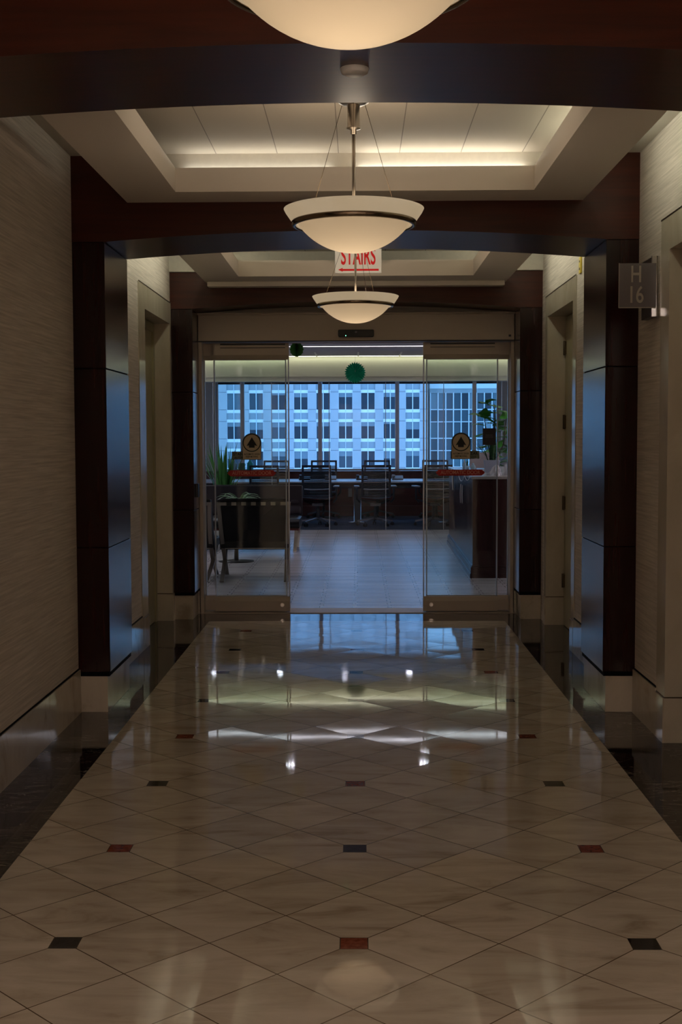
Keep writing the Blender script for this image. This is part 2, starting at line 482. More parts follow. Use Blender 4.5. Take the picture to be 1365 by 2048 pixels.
class MB:
    def __init__(s):
        s.v, s.f, s.m, s.sm = [], [], [], []

    def face(s, idx, m=0, smooth=False):
        s.f.append(idx)
        s.m.append(m)
        s.sm.append(smooth)

    def add(s, vs):
        b = len(s.v)
        s.v += [tuple(v) for v in vs]
        return b

    def box(s, x0, x1, y0, y1, z0, z1, m=0):
        b = s.add([(x0, y0, z0), (x1, y0, z0), (x1, y1, z0), (x0, y1, z0),
                   (x0, y0, z1), (x1, y0, z1), (x1, y1, z1), (x0, y1, z1)])
        for q in ((0, 3, 2, 1), (4, 5, 6, 7), (0, 1, 5, 4), (1, 2, 6, 5), (2, 3, 7, 6), (3, 0, 4, 7)):
            s.face([b + i for i in q], m)
        return s

    def bar(s, p, q, w, h, m=0, ref=(0, 0, 1)):
        p, q = Vector(p), Vector(q)
        d = (q - p).normalized()
        r = Vector(ref)
        if abs(d.dot(r)) > 0.98:
            r = Vector((0, 1, 0))
        a = d.cross(r).normalized()
        c = a.cross(d).normalized()
        vs = []
        for o in (p, q):
            for i, j in ((-1, -1), (1, -1), (1, 1), (-1, 1)):
                vs.append(o + a * (i * w / 2) + c * (j * h / 2))
        b = s.add(vs)
        for k in ((0, 1, 2, 3), (7, 6, 5, 4), (0, 4, 5, 1), (1, 5, 6, 2), (2, 6, 7, 3), (3, 7, 4, 0)):
            s.face([b + i for i in k], m)
        return s

    def tube(s, pts, r, seg=10, m=0, smooth=True):
        pts = [Vector(p) for p in pts]
        n = len(pts)
        rs = r if isinstance(r, (list, tuple)) else [r] * n
        rings = []
        prev = None
        for i, p in enumerate(pts):
            d = (pts[min(i + 1, n - 1)] - pts[max(i - 1, 0)]).normalized()
            if prev is None:
                ref = Vector((0, 0, 1)) if abs(d.z) < 0.9 else Vector((1, 0, 0))
                a = d.cross(ref).normalized()
            else:
                a = (prev - d * prev.dot(d)).normalized()
            prev = a
            c = d.cross(a)
            rings.append(s.add([p + (a * cos(2 * pi * k / seg) + c * sin(2 * pi * k / seg)) * rs[i] for k in range(seg)]))
        for i in range(n - 1):
            for k in range(seg):
                k2 = (k + 1) % seg
                s.face([rings[i] + k, rings[i] + k2, rings[i + 1] + k2, rings[i + 1] + k], m, smooth)
        s.face([rings[0] + k for k in reversed(range(seg))], m)
        s.face([rings[-1] + k for k in range(seg)], m)
        return s

    def lathe(s, prof, seg=48, c=(0, 0, 0), m=0, smooth=True, closed=False):
        rings = []
        for r, z in prof:
            if r < 1e-6:
                rings.append((s.add([(c[0], c[1], c[2] + z)]), 1))
            else:
                rings.append((s.add([(c[0] + r * cos(2 * pi * k / seg), c[1] + r * sin(2 * pi * k / seg), c[2] + z) for k in range(seg)]), seg))
        pairs = list(zip(rings, rings[1:]))
        if closed:
            pairs.append((rings[-1], rings[0]))
        for (a, na), (b, nb) in pairs:
            for k in range(seg):
                k2 = (k + 1) % seg
                if na == 1 and nb == 1:
                    continue
                if na == 1:
                    s.face([a, b + k2, b + k], m, smooth)
                elif nb == 1:
                    s.face([a + k, a + k2, b], m, smooth)
                else:
                    s.face([a + k, a + k2, b + k2, b + k], m, smooth)
        return s

    def prism(s, poly, axis, a0, a1, m=0):
        """poly of 2D points; axis 'y': (x,z) extruded in y; 'x': (y,z) in x; 'z': (x,y) in z"""
        def mk(p, a):
            if axis == 'y':
                return (p[0], a, p[1])
            if axis == 'x':
                return (a, p[0], p[1])
            return (p[0], p[1], a)
        n = len(poly)
        b = s.add([mk(p, a0) for p in poly] + [mk(p, a1) for p in poly])
        for k in range(n):
            k2 = (k + 1) % n
            s.face([b + k, b + k2, b + n + k2, b + n + k], m)
        s.face([b + k for k in reversed(range(n))], m)
        s.face([b + n + k for k in range(n)], m)
        return s

    def grid(s, fn, nu, nv, m=0, smooth=True):
        b = s.add([fn(i / nu, j / nv) for i in range(nu + 1) for j in range(nv + 1)])
        for i in range(nu):
            for j in range(nv):
                a = b + i * (nv + 1) + j
                s.face([a, a + nv + 1, a + nv + 2, a + 1], m, smooth)
        return s

    def build(s, name, mats, parent=None, loc=(0, 0, 0), rz=0.0, bevel=0.0, fixn=True):
        me = bpy.data.meshes.new(name)
        me.from_pydata(s.v, [], s.f)
        if not isinstance(mats, (list, tuple)):
            mats = [mats]
        for x in mats:
            me.materials.append(M[x] if isinstance(x, str) else x)
        me.polygons.foreach_set('material_index', s.m)
        me.polygons.foreach_set('use_smooth', s.sm)
        if fixn:
            bm = bmesh.new()
            bm.from_mesh(me)
            bmesh.ops.recalc_face_normals(bm, faces=bm.faces)
            bm.to_mesh(me)
            bm.free()
        me.update()
        o = bpy.data.objects.new(name, me)
        o.location = loc
        o.rotation_euler = (0, 0, rz)
        COL.objects.link(o)
        if parent:
            o.parent = parent
        if bevel:
            md = o.modifiers.new('bevel', 'BEVEL')
            md.width = bevel
            md.segments = 2
            md.limit_method = 'ANGLE'
        return o


def empty(name, loc=(0, 0, 0), rz=0.0, parent=None):
    o = bpy.data.objects.new(name, None)
    o.empty_display_size = 0.1
    o.location = loc
    o.rotation_euler = (0, 0, rz)
    COL.objects.link(o)
    if parent:
        o.parent = parent
    return o


def tag(o, label, cat, group=None):
    o['label'] = label
    o['category'] = cat
    if group:
        o['group'] = group
    return o


def struct(o, label=None):
    o['kind'] = 'structure'
    if label:
        o['label'] = label
    return o


def copy_tree(o, parent=None):
    c = o.copy()
    COL.objects.link(c)
    if parent:
        c.parent = parent
    for ch in list(o.children):
        copy_tree(ch, c)
    return c


def text(name, s, size, mat, parent, loc, rot=(pi / 2, 0, 0), sx=1.0, bold=0.0, align='CENTER', depth=0.0006):
    cu = bpy.data.curves.new(name, 'FONT')
    cu.body = s
    cu.size = size
    cu.align_x = align
    cu.align_y = 'CENTER'
    cu.extrude = depth
    cu.offset = bold
    cu.materials.append(M[mat])
    o = bpy.data.objects.new(name, cu)
    o.location = loc
    o.rotation_euler = rot
    o.scale = (sx, 1, 1)
    COL.objects.link(o)
    bpy.context.view_layer.update()
    me = bpy.data.meshes.new_from_object(o.evaluated_get(bpy.context.evaluated_depsgraph_get()))
    me.name = name
    bpy.data.objects.remove(o)
    bpy.data.curves.remove(cu)
    o = bpy.data.objects.new(name, me)
    o.location = loc
    o.rotation_euler = rot
    o.scale = (sx, 1, 1)
    COL.objects.link(o)
    o.parent = parent
    return o


# ------------------------------------------------------------------ the corridor shell
WX = 1.52      # wall plane
PX = 1.345     # inner face of the wooden pillars
ZS = 2.762     # soffit underside
ZC = 3.01      # upper ceiling
YD = 10.72     # sliding door plane
YB = -2.6      # end of the corridor behind the camera

struct(MB().box(-1.95, 1.95, YB, 10.78, -0.12, 0).build('floor', 'floor'), 'polished cream marble tiles with red and black insets')


def ceiling():
    r = struct(empty('ceiling'))
    MB().box(-1.95, 1.95, YB, 10.95, ZC, ZC + 0.1).build('upper_ceiling', 'panelceil', r)
    return r


ceil = ceiling()


def soffit(y0, y1, o0, o1, parent, tubes):
    """floating ceiling tray with a rectangular opening and upstands"""
    b = MB()
    X, ox, t = 1.218, 0.918, 0.02
    b.box(-X, -ox, y0, y1, ZS, ZS + t)
    b.box(ox, X, y0, y1, ZS, ZS + t)
    b.box(-ox, ox, y0, o0, ZS, ZS + t)
    b.box(-ox, ox, o1, y1, ZS, ZS + t)
    zt = 2.884
    zb = ZS + t
    b.box(-ox - t, -ox, o0 - t, o1 + t, zb, zt)
    b.box(ox, ox + t, o0 - t, o1 + t, zb, zt)
    b.box(-ox, ox, o0 - t, o0, zb, zt)
    b.box(-ox, ox, o1, o1 + t, zb, zt)
    b.box(-X, -X + t, y0, y1, zb, 2.84)
    b.box(X - t, X, y0, y1, zb, 2.84)
    b.build('soffit', 'soffit', parent)


Y_P = [(3.595, 4.225), (6.785, 7.45), (10.30, 10.66)]
soffit(YB, Y_P[0][0], 1.45, 3.3, ceil, 0)
soffit(Y_P[0][1], Y_P[1][0], 4.50, 6.50, ceil, 0)
soffit(Y_P[1][1], Y_P[2][0], 7.75, 9.88, ceil, 0)
# cove back walls above the soffits
cb = MB()
cb.box(-1.2, 1.2, 6.755, 6.785, ZS + 0.02, ZC)
cb.box(-1.52, 1.52, 10.27, 10.31, 2.852, ZC)
cb.box(-1.2, 1.2, 4.225, 4.25, ZS + 0.02, ZC)
cb.box(-1.2, 1.2, 7.45, 7.475, ZS + 0.02, ZC)
cb.build('cove_wall', 'ceiling', ceil)
MB().box(-1.20, 1.20, 10.19, 10.30, 2.722, 2.762).build('cornice', 'soffit', ceil, bevel=0.006)
MB().box(-1.52, 1.52, 10.31, 10.66, 2.85, ZC).build('end_panel', 'ceiling', ceil)

# left wall, one door recess
wl = MB()
for y0, y1, z0, z1 in ((YB, 8.80, 0, ZC), (8.80, 10.40, 2.60, ZC), (10.40, 10.95, 0, ZC)):
    wl.box(-1.83, -WX, y0, y1, z0, z1)
struct(wl.build('wall_left', 'wallpaper'), 'left corridor wall in streaked beige wallpaper')
wr = MB()
for y0, y1, z0, z1 in ((YB, 4.72, 0, ZC), (4.72, 6.27, 2.56, ZC), (6.27, 8.69, 0, ZC), (8.69, 10.10, 2.61, ZC), (10.10, 10.95, 0, ZC)):
    wr.box(WX, 1.83, y0, y1, z0, z1)
struct(wr.build('wall_right', 'wallpaper'), 'right corridor wall in streaked beige wallpaper')
struct(MB().box(-1.95, 1.95, YB - 0.1, YB, -0.1, ZC).build('wall_back', 'wallpaper'))


def surround(name, side, y0, o0, o1, y1, ztop, zo, depth):
    """stone door surround lining a recess; side -1 left, +1 right"""
    b = MB()
    xa, xb = side * (WX - 0.006), side * (WX + depth)
    lo, hi = min(xa, xb), max(xa, xb)
    b.box(lo, hi, y0, o0, 0, zo)
    b.box(lo, hi, o1, y1, 0, zo)
    b.box(lo, hi, y0, y1, zo, ztop)
    b.box(side * (WX + depth) if side > 0 else side * 1.95, side * 1.95 if side > 0 else side * (WX + depth), y0, y1, 0, ztop)
    o = struct(b.build(name, 'stone2'))
    # base blocks and joint lines of the stone
    g = MB()
    for a, c in ((y0, o0), (o1, y1)):
        g.box(min(xa, side * (WX - 0.014)), max(xa, side * (WX - 0.014)), a, c, 0, 0.222)
    g.build('base_block', 'stone', o)
    j = MB()
    for a, c in ((y0, o0), (o1, y1)):
        j.box(min(side * (WX - 0.0075), xb), max(side * (WX - 0.0075), xb), a - 0.0015, c + 0.0015, 0.222, 0.228)
    j.box(min(side * (WX - 0.008), xa), max(side * (WX - 0.008), xa), y0, y1, ztop - 0.001, ztop + 0.006)
    j.build('joint', 'hinge', o)
    return o


surround('trim_4', -1, 8.80, 9.05, 10.24, 10.40, 2.60, 2.43, 0.15)
surround('trim_5', 1, 8.69, 8.82, 9.99, 10.10, 2.61, 2.45, 0.18)
surround('trim_6', 1, 4.72, 4.85, 6.10, 6.27, 2.56, 2.40, 0.30)

# doors standing in the recesses
d3 = struct(MB().box(-1.67, -1.655, 9.06, 10.225, 0.005, 2.42).build('door_3', 'doorpaint'), 'olive painted door in the left recess')
MB().box(-1.656, -1.640, 9.06, 9.10, 0, 2.425).box(-1.656, -1.640, 10.18, 10.235, 0, 2.425).box(-1.656, -1.640, 9.10, 10.18, 2.36, 2.425).build('door_frame', 'doorpaint', d3)
d4 = struct(MB().box(1.655, 1.698, 8.83, 9.975, 0.005, 2.44).build('door_4', 'doorpaint'), 'olive painted door in the far right recess')
for z in (2.20, 1.62, 0.98, 0.36):
    MB().tube([(1.645, 9.955, z - 0.055), (1.645, 9.955, z + 0.055)], 0.011, 10).box(1.640, 1.656, 9.925, 9.985, z - 0.05, z + 0.05).build('hinge', 'hinge', d4)
d5 = struct(MB().box(1.80, 1.818, 4.86, 5.47, 0.005, 2.39).box(1.80, 1.818, 5.48, 6.09, 0.005, 2.39).build('door_5', 'nickel'), 'metal lift doors in the near right recess')

# baseboards
def baseboard(name, side, segs):
    b = MB()
    for y0, y1 in segs:
        b.box(min(side * WX, side * (WX - 0.012)), max(side * WX, side * (WX - 0.012)), y0, y1, 0, 0.238)
    o = struct(b.build(name, 'stone'))
    g = MB()
    for y0, y1 in segs:
        g.box(min(side * WX, side * (WX - 0.006)), max(side * WX, side * (WX - 0.006)), y0, y1, 0.238, 0.245)
    g.build('joint', 'woodcore', o)


baseboard('baseboard_left', -1, [(YB, Y_P[0][0]), (Y_P[0][1], 6.785), (7.45, 8.80)])
baseboard('baseboard_right', 1, [(YB, Y_P[0][0]), (Y_P[0][1], 4.72), (6.27, 6.785), (7.45, 8.69)])


def portal_frame(name, y0, y1, ztop, px=PX, arch=True, label=None):
    r = struct(empty(name), label)
    zm, ze = 2.61, 2.555
    n = 24
    R = (px ** 2 + (zm - ze) ** 2) / (2 * (zm - ze))
    poly = []
    for i in range(n + 1):
        x = -px + 2 * px * i / n
        poly.append((x, zm - (R - sqrt(R * R - x * x))))
    poly = [(-WX, ze), *poly, (WX, ze), (WX, ztop), (-WX, ztop)]
    MB().prism(poly, 'y', y0, y1).build('beam', 'woodh', r)
    for s in (-1, 1):
        b = MB()
        e = 0.003
        for z0, z1 in ((0.225, 0.905), (0.911, 1.875), (1.881, ze - 0.004)):
            b.box(min(s * px, s * WX), max(s * px, s * WX), y0, y1, z0, z1)
        p = b.build('pillar', 'wood', r, bevel=0.0015)
        MB().box(min(s * (px + 0.006), s * WX), max(s * (px + 0.006), s * WX), y0 + 0.006, y1 - 0.006, 0.2, ze).build('core', 'woodcore', p)
        MB().box(min(s * (px + 0.018), s * WX), max(s * (px + 0.018), s * WX), y0 + 0.012, y1 - 0.0, 0, 0.226).build('base_block', 'stone', p, bevel=0.0015)
    return r


portal_frame('trim_1', *Y_P[0], ZC, label='nearest dark wooden arch across the corridor')
portal_frame('trim_2', *Y_P[1], ZC, label='middle dark wooden arch across the corridor')
portal_frame('trim_3', *Y_P[2], 2.85, 1.338, label='dark wooden arch in front of the glass doors')

# ------------------------------------------------------------------ door wall
hw = MB()
hw.box(-WX, WX, 10.80, 10.95, 2.53, ZC)
hw.box(-WX - 0.4, -1.345, 10.66, 10.95, 0, ZC)
hw.box(1.345, WX + 0.4, 10.66, 10.95, 0, ZC)
struct(hw.build('wall_front', 'wallpaper'))
hd = struct(MB().box(-1.335, 1.335, 10.64, 10.82, 2.316, 2.538).build('trim_7', 'metal_beige', bevel=0.003), 'beige metal header over the sliding doors')
MB().box(-1.34, 1.34, 10.625, 10.645, 2.538, 2.552).build('cap_strip', 'metal_beige', hd)
MB().box(-1.335, 1.335, 10.632, 10.645, 2.310, 2.320).build('shadow_strip', 'black', hd)
MB().box(1.285, 1.305, 10.630, 10.645, 2.345, 2.362).build('key_switch', 'black', hd)
for s, nm in ((-1, 'trim_8'), (1, 'trim_9')):
    struct(MB().box(min(s * 1.308, s * 1.338), max(s * 1.308, s * 1.338), 10.66, 10.86, 0, 2.32).build(nm, 'metal_beige', bevel=0.003))
struct(MB().box(-1.345, 1.345, 10.66, 10.95, 0, 0.006).build('trim_10', 'metal_beige'), 'metal threshold below the glass doors')


def leaf(name, x0, x1, y, lock_x, label, railx0=None):
    """framed glass leaf: glass, rails, thin bright edges"""
    r = struct(empty(name, (0, 0, 0)), label)
    MB().box(x0, x1, y + 0.018, y + 0.030, 0.10, 2.20).build('glass', 'glass', r)
    prof = [(y, 0.014), (y, 0.100), (y + 0.014, 0.139), (y + 0.034, 0.139), (y + 0.048, 0.100), (y + 0.048, 0.014)]
    MB().prism(prof, 'x', x0, x1).build('bottom_rail', 'metal_beige', r)
    prof = [(y, 2.308), (y, 2.205), (y + 0.014, 2.166), (y + 0.034, 2.166), (y + 0.048, 2.205), (y + 0.048, 2.308)]
    MB().prism(prof, 'x', x0, x1).build('top_rail', 'metal_beige', r)
    e = MB()
    for x in (x0, x1 - 0.010):
        e.box(x, x + 0.010, y + 0.012, y + 0.036, 0.139, 2.166)
    e.build('edge_strip', 'edge', r)
    if lock_x is not None:
        MB().tube([(lock_x, y - 0.006, 0.068), (lock_x, y + 0.002, 0.068)], 0.017, 20).build('lock', 'nickel', r)
        MB().box(min(x0, x1) + 0.06, x1 - 0.03, y - 0.004, y, 2.262, 2.268).box(x0 + 0.06, x1 - 0.03, y - 0.004, y, 2.288, 2.300).build('track_line', 'black', r)
    return r


leaf('door_1', -1.215, -0.572, 10.70, -0.640, 'left glass leaf of the automatic sliding door')
leaf('door_2', 0.570, 1.207, 10.70, 0.640, 'right glass leaf of the automatic sliding door')
leaf('window_2', -1.308, -0.60, 10.775, None, 'fixed glass sidelight left of the doorway')
leaf('window_3', 0.60, 1.308, 10.775, None, 'fixed glass sidelight right of the doorway')


# stickers on the glass
def round_sticker(cx, leafname):
    r = empty('arrow_sticker', (cx, 10.717, 1.43))
    y = 0.0
    # badge shape: square lower half, round upper half (w .158, z -0.11..+0.11)
    hwid = 0.079

    def badge(g):
        pts = [(-hwid - g, -0.112 - g), (hwid + g, -0.112 - g), (hwid + g, 0.030)]
        for i in range(1, 24):
            a = pi * i / 24
            pts.append(((hwid + g) * cos(a), 0.030 + (hwid + g) * sin(a)))
        pts.append((-hwid - g, 0.030))
        return pts
    MB().prism(badge(0.003), 'y', -0.0004, 0.0006).build('sticker_border', 'greenink', r)
    MB().prism(badge(-0.001), 'y', -0.0012, -0.0004).build('sticker_face', 'tan', r)
    ring = MB()
    n = 40
    vs = []
    for i in range(n):
        a = 2 * pi * i / n
        for rr in (0.0765, 0.0695):
            vs.append((rr * cos(a), 0.030 + rr * sin(a)))
    ro = MB()
    for i in range(n):
        a0, a1 = 2 * pi * i / n, 2 * pi * (i + 1) / n
        ro.prism([(0.0775 * cos(a0), 0.03 + 0.0775 * sin(a0)), (0.0775 * cos(a1), 0.03 + 0.0775 * sin(a1)),
                  (0.069 * cos(a1), 0.03 + 0.069 * sin(a1)), (0.069 * cos(a0), 0.03 + 0.069 * sin(a0))], 'y', -0.0018, -0.0011)
    ro.build('ring', 'greenink', r)
    MB().prism([(0, 0.077), (-0.045, 0.003), (-0.024, 0.009), (-0.024, -0.012), (0.024, -0.012), (0.024, 0.009), (0.045, 0.003)], 'y', -0.0020, -0.0012).build('arrow', 'ink', r)
    text('lettering', 'AUTOMATIC DOOR', 0.0205, 'ink', r, (0, -0.0015, -0.068), sx=0.72, bold=0.0004)
    text('lettering', 'KEEP MOVING', 0.0205, 'ink', r, (0, -0.0015, -0.090), sx=0.80, bold=0.0004)
    return r


tag(round_sticker(-0.893, ''), 'tan round-topped arrow sticker on the left glass door leaf', 'sticker', 'arrow stickers on the glass doors')
tag(round_sticker(0.893, ''), 'tan round-topped arrow sticker on the right glass door leaf', 'sticker', 'arrow stickers on the glass doors')


def stand_clear(cx):
    r = empty('stand_clear_sticker', (cx, 10.7322, 1.352))
    MB().box(-0.122, 0.122, 0, 0.0006, -0.034, 0.034).build('sticker_border', 'ink', r)
    MB().box(-0.119, 0.119, -0.0006, 0, -0.031, 0.031).build('sticker_face', 'tan2', r)
    text('lettering', 'STAND CLEAR', 0.036, 'ink', r, (0, -0.0009, 0.010), sx=0.95, bold=0.0008)
    text('lettering', 'AUTOMATIC DOOR', 0.022, 'ink', r, (0, -0.0009, -0.019), sx=1.0, bold=0.0004)
    return r


tag(stand_clear(-0.944), 'small olive sticker half behind the arrow sticker, left door leaf', 'sticker', 'stand clear stickers on the glass')
tag(stand_clear(0.928), 'small olive sticker half behind the arrow sticker, right door leaf', 'sticker', 'stand clear stickers on the glass')


def red_banner(cx, side):
    r = empty('automatic_door_sticker', (cx, 10.717, 1.200))
    a, h = 0.209, 0.026
    MB().prism([(-a + 0.028, -h), (a - 0.028, -h), (a - 0.008, -0.011), (a, 0), (a - 0.008, 0.011), (a - 0.028, h), (-a + 0.028, h), (-a + 0.008, 0.011), (-a, 0), (-a + 0.008, -0.011)], 'y', -0.0006, 0.0006).build('sticker_face', 'red', r)
    text('lettering', 'AUTOMATIC DOOR', 0.043, 'pinktext', r, (0.0, -0.0010, 0), sx=0.86, bold=0.0007)
    return r


tag(red_banner(-0.896, -1), 'red pointed AUTOMATIC DOOR sticker on the left glass door leaf', 'sticker', 'red door stickers')
tag(red_banner(0.888, 1), 'red pointed AUTOMATIC DOOR sticker on the right glass door leaf', 'sticker', 'red door stickers')

r = tag(empty('notice_card', (1.133, 10.717, 1.505)), 'dark grey notice card taped high on the right glass door leaf', 'sign')
MB().box(-0.056, 0.056, -0.0010, 0.0008, -0.072, 0.072).build('card', 'darkpaper', r)
MB().box(-0.030, 0.028, -0.0016, -0.0009, 0.010, 0.017).box(-0.034, 0.032, -0.0016, -0.0009, -0.006, 0.001).build('print_lines', 'dimtext', r)

# motion sensor over the doors
r = tag(empty('motion_sensor', (0, 10.64, 2.376)), 'long black motion sensor on the header above the doorway', 'sensor')
MB().prism([(-0.143, -0.030), (0.143, -0.030), (0.151, -0.020), (0.151, 0.024), (0.145, 0.030), (-0.145, 0.030), (-0.151, 0.024), (-0.151, -0.020)], 'y', -0.045, 0.0).build('housing', 'black', r, bevel=0.004)
MB().tube([(-0.086, -0.047, -0.020), (-0.086, -0.042, -0.020)], 0.0042, 12).build('indicator_light', 'led', r)
MB().box(-0.009, 0.009, -0.0462, -0.0448, 0.003, 0.018).build('badge', 'dimtext', r)

# card reader on the far left pillar
r = tag(empty('card_reader', (-1.338, 10.44, 1.067)), 'black card reader on the left pillar beside the glass doors', 'card reader')
MB().box(0, 0.022, -0.045, 0.045, -0.058, 0.058).build('reader_body', 'black', r, bevel=0.004)

# yellow bracket high on right wall
r = tag(empty('yellow_bracket', (WX, 8.54, 2.655)), 'small yellow strip with two screws, high on the right wall', 'bracket')
MB().box(-0.010, 0, -0.033, 0.033, -0.055, 0.055).build('strip', 'yellow', r)
for dz in (0.025, -0.025):
    MB().tube([(-0.013, 0, dz), (-0.009, 0, dz)], 0.008, 10).build('screw_head', 'hinge', r)

# ------------------------------------------------------------------ H 16 blade sign
r = tag(empty('blade_sign', (WX, 6.40, 2.25)), 'grey blade sign reading H 16 sticking out from the right wall', 'sign')
MB().box(-0.036, 0.0, -0.07, 0.16, -0.148, 0.148).build('mounting_block', 'signdark', r, bevel=0.002)
MB().box(-0.040, 0.0, -0.085, -0.07, -0.150, 0.150).build('chrome_plate', 'steel', r, bevel=0.001)
pn = MB().box(-0.205, -0.020, -0.094, -0.086, -0.106, 0.112).build('panel', 'signgrey', r, bevel=0.0015)
MB().box(-0.205, -0.019, -0.0955, -0.0935, -0.109, -0.105).box(-0.2065, -0.2035, -0.0955, -0.0935, -0.108, 0.113).build('panel_edge', 'signletter', pn)
text('lettering', 'H', 0.116, 'signletter', r, (-0.120, -0.0948, 0.054), sx=0.70, bold=0.0012)
text('lettering', '16', 0.116, 'signletter', r, (-0.122, -0.0948, -0.047), sx=0.72, bold=0.0012)

# ------------------------------------------------------------------ STAIRS sign
r = tag(empty('stairs_sign', (0.020, 9.60, 2.843)), 'white hanging sign reading STAIRS in red over a left-pointing arrow', 'sign')
MB().box(-0.176, 0.176, -0.012, 0.012, -0.096, 0.100).build('sign_box', 'signwhite', r, bevel=0.003)
for s in (-0.10, 0.10):
    MB().tube([(s, 0, 0.10), (s, 0, 0.166)], 0.004, 8).build('hanger', 'nickel', r)
text('lettering', 'STAIRS', 0.185, 'redtext', r, (0, -0.0135, 0.025), sx=0.47, bold=0.0035)
MB().prism([(-0.153, -0.072), (-0.118, -0.058), (-0.118, -0.066), (0.155, -0.066), (0.155, -0.081), (-0.118, -0.081), (-0.118, -0.087)], 'y', -0.0135, -0.012).build('arrow', 'redtext', r)

# ceiling sensor on the first arch
r = tag(empty('ceiling_sensor', (0.008, 3.84, 2.611)), 'small round white sensor under the nearest wooden arch', 'sensor')
MB().lathe([(0, -0.020), (0.030, -0.020), (0.040, -0.014), (0.043, -0.004), (0.043, 0.004), (0, 0.004)], 32).build('sensor_disc', 'white', r)


# ------------------------------------------------------------------ pendants
def pendant():
    """origin at the ceiling"""
    r = empty('pendant_lamp', (0, 0, ZC))
    zr = 2.488 - ZC
    zb = 2.303 - ZC
    MB().lathe([(0, 0), (0.070, 0), (0.077, -0.012), (0.076, -0.045), (0.066, -0.066), (0.046, -0.076), (0.0, -0.078)], 36).build('canopy', 'nickel', r)
    MB().lathe([(0, -0.070), (0.027, -0.072), (0.027, -0.170), (0.031, -0.172), (0.031, -0.178), (0.012, -0.182), (0.013, -0.200), (0, -0.202)], 28).build('socket_sleeve', 'nickel', r)
    MB().tube([(0, 0, -0.19), (0, 0, zr - 0.05)], 0.0075, 14).build('rod', 'nickel', r)
    for k in range(3):
        a = pi / 6 + k * 2 * pi / 3
        MB().tube([(0.052 * cos(a), 0.052 * sin(a), -0.052), (0.235 * cos(a), 0.235 * sin(a), zr - 0.045)], 0.0012, 6).build('cable', 'hinge', r)
    up_ = MB().lathe([(0.304, zr + 0.002), (0.297, zr - 0.012), (0.262, zr - 0.062), (0.250, zr - 0.068), (0.246, zr - 0.062), (0.256, zr - 0.052), (0.290, zr - 0.008), (0.299, zr + 0.004)], 72, closed=True)
    up_.build('upper_dish', 'dish', r)
    MB().lathe([(0.266, zr - 0.046), (0.271, zr - 0.054), (0.268, zr - 0.070), (0.256, zr - 0.073), (0.250, zr - 0.064)], 72, closed=True).build('band', 'brass', r)
    prof = []
    R = 0.300
    zc = zb + R
    a0 = math.asin(0.252 / R)
    for i in range(15):
        a = a0 * (1 - i / 14)
        prof.append((R * sin(a), zc - R * cos(a)))
    prof.append((0, zb)) if prof[-1][0] > 1e-5 else None
    inner = [(max(0, q[0] - 0.004 * (1 if q[0] > 0 else 0)), q[1] + 0.005) for q in reversed(prof)]
    MB().lathe(prof, 72).build('bowl', 'bowl', r)
    l = bpy.data.lights.new('bulb', 'POINT')
    l.energy = PEND_W
    l.color = WARM
    l.shadow_soft_size = 0.07
    lo = bpy.data.objects.new('bulb', l)
    lo.location = (0, 0, zr - 0.055)
    COL.objects.link(lo)
    lo.parent = r
    return r


p0 = pendant()
p0.location = (0, 5.50, ZC)
tag(p0, 'glass bowl pendant lamp in the middle, hiding the top of the STAIRS sign', 'pendant lamp', 'bowl pendants along the corridor')
for y, rz, lab in ((2.60, 0.0, 'nearest glass bowl pendant lamp, cut by the top edge of the picture'),
                   (8.87, 0.35, 'farthest glass bowl pendant lamp, between the STAIRS sign and the sensor')):
    c = copy_tree(p0)
    c.location = (0.0, y, ZC)
    c.rotation_euler = (0, 0, rz)
    c['label'] = lab


# ------------------------------------------------------------------ cove tubes
def tube_lamp(x0, x1, y, z, mat, label):
    r = empty('fluorescent_tube', (0, y, z))
    MB().tube([(x0, 0, 0), (x1, 0, 0)], 0.010, 10).build('tube', mat, r)
    MB().box(x0 - 0.01, x0 + 0.02, -0.016, 0.016, -0.045, 0.016).box(x1 - 0.02, x1 + 0.01, -0.016, 0.016, -0.045, 0.016).box(x0, x1, -0.014, 0.014, -0.048, -0.03).build('holder', 'white', r)
    tag(r, label, 'light', 'fluorescent tubes in the ceiling coves')


tube_lamp(-0.92, -0.10, 6.738, 2.900, 'tubeA', 'fluorescent tube hidden in the cove, left half behind the middle lamp')
tube_lamp(0.00, 0.92, 6.738, 2.903, 'tubeB', 'fluorescent tube hidden in the cove, right half, brighter')


def side_tube(x, y0, y1, z, label):
    r = empty('slot_lamp', (x, 0, z))
    MB().tube([(0, y0, 0), (0, y1, 0)], 0.013, 10).build('tube', 'slot', r)
    MB().box(-0.014, 0.014, y0, y1, -0.05, -0.03).build('holder', 'white', r)
    tag(r, label, 'light', 'tubes in the side slots')


side_tube(-1.19, 7.7, 10.0, 2.89, 'tube on the left edge of the far ceiling tray, washing the side wall')
side_tube(1.19, 7.7, 10.0, 2.89, 'tube on the right edge of the far ceiling tray, washing the side wall')
side_tube(1.19, 4.5, 6.4, 2.89, 'tube on the right edge of the near ceiling tray, washing the side wall')

for y, lab in ((-0.6, 'unseen fill panel added above the viewer'), (-1.9, 'unseen fill panel added behind the viewer')):  # out-of-view panels added to raise the ambient light in the corridor
    r = tag(empty('fill_panel', (0, y, ZS - 0.001)), lab, 'light', 'added fill panels')
    MB().box(-0.58, 0.58, -0.28, 0.28, -0.010, -0.004).build('diffuser', 'backfill', r)
    MB().box(-0.61, 0.61, -0.31, -0.28, -0.014, 0).box(-0.61, 0.61, 0.28, 0.31, -0.014, 0).box(-0.61, -0.58, -0.28, 0.28, -0.014, 0).box(0.58, 0.61, -0.28, 0.28, -0.014, 0).build('bezel', 'white', r)

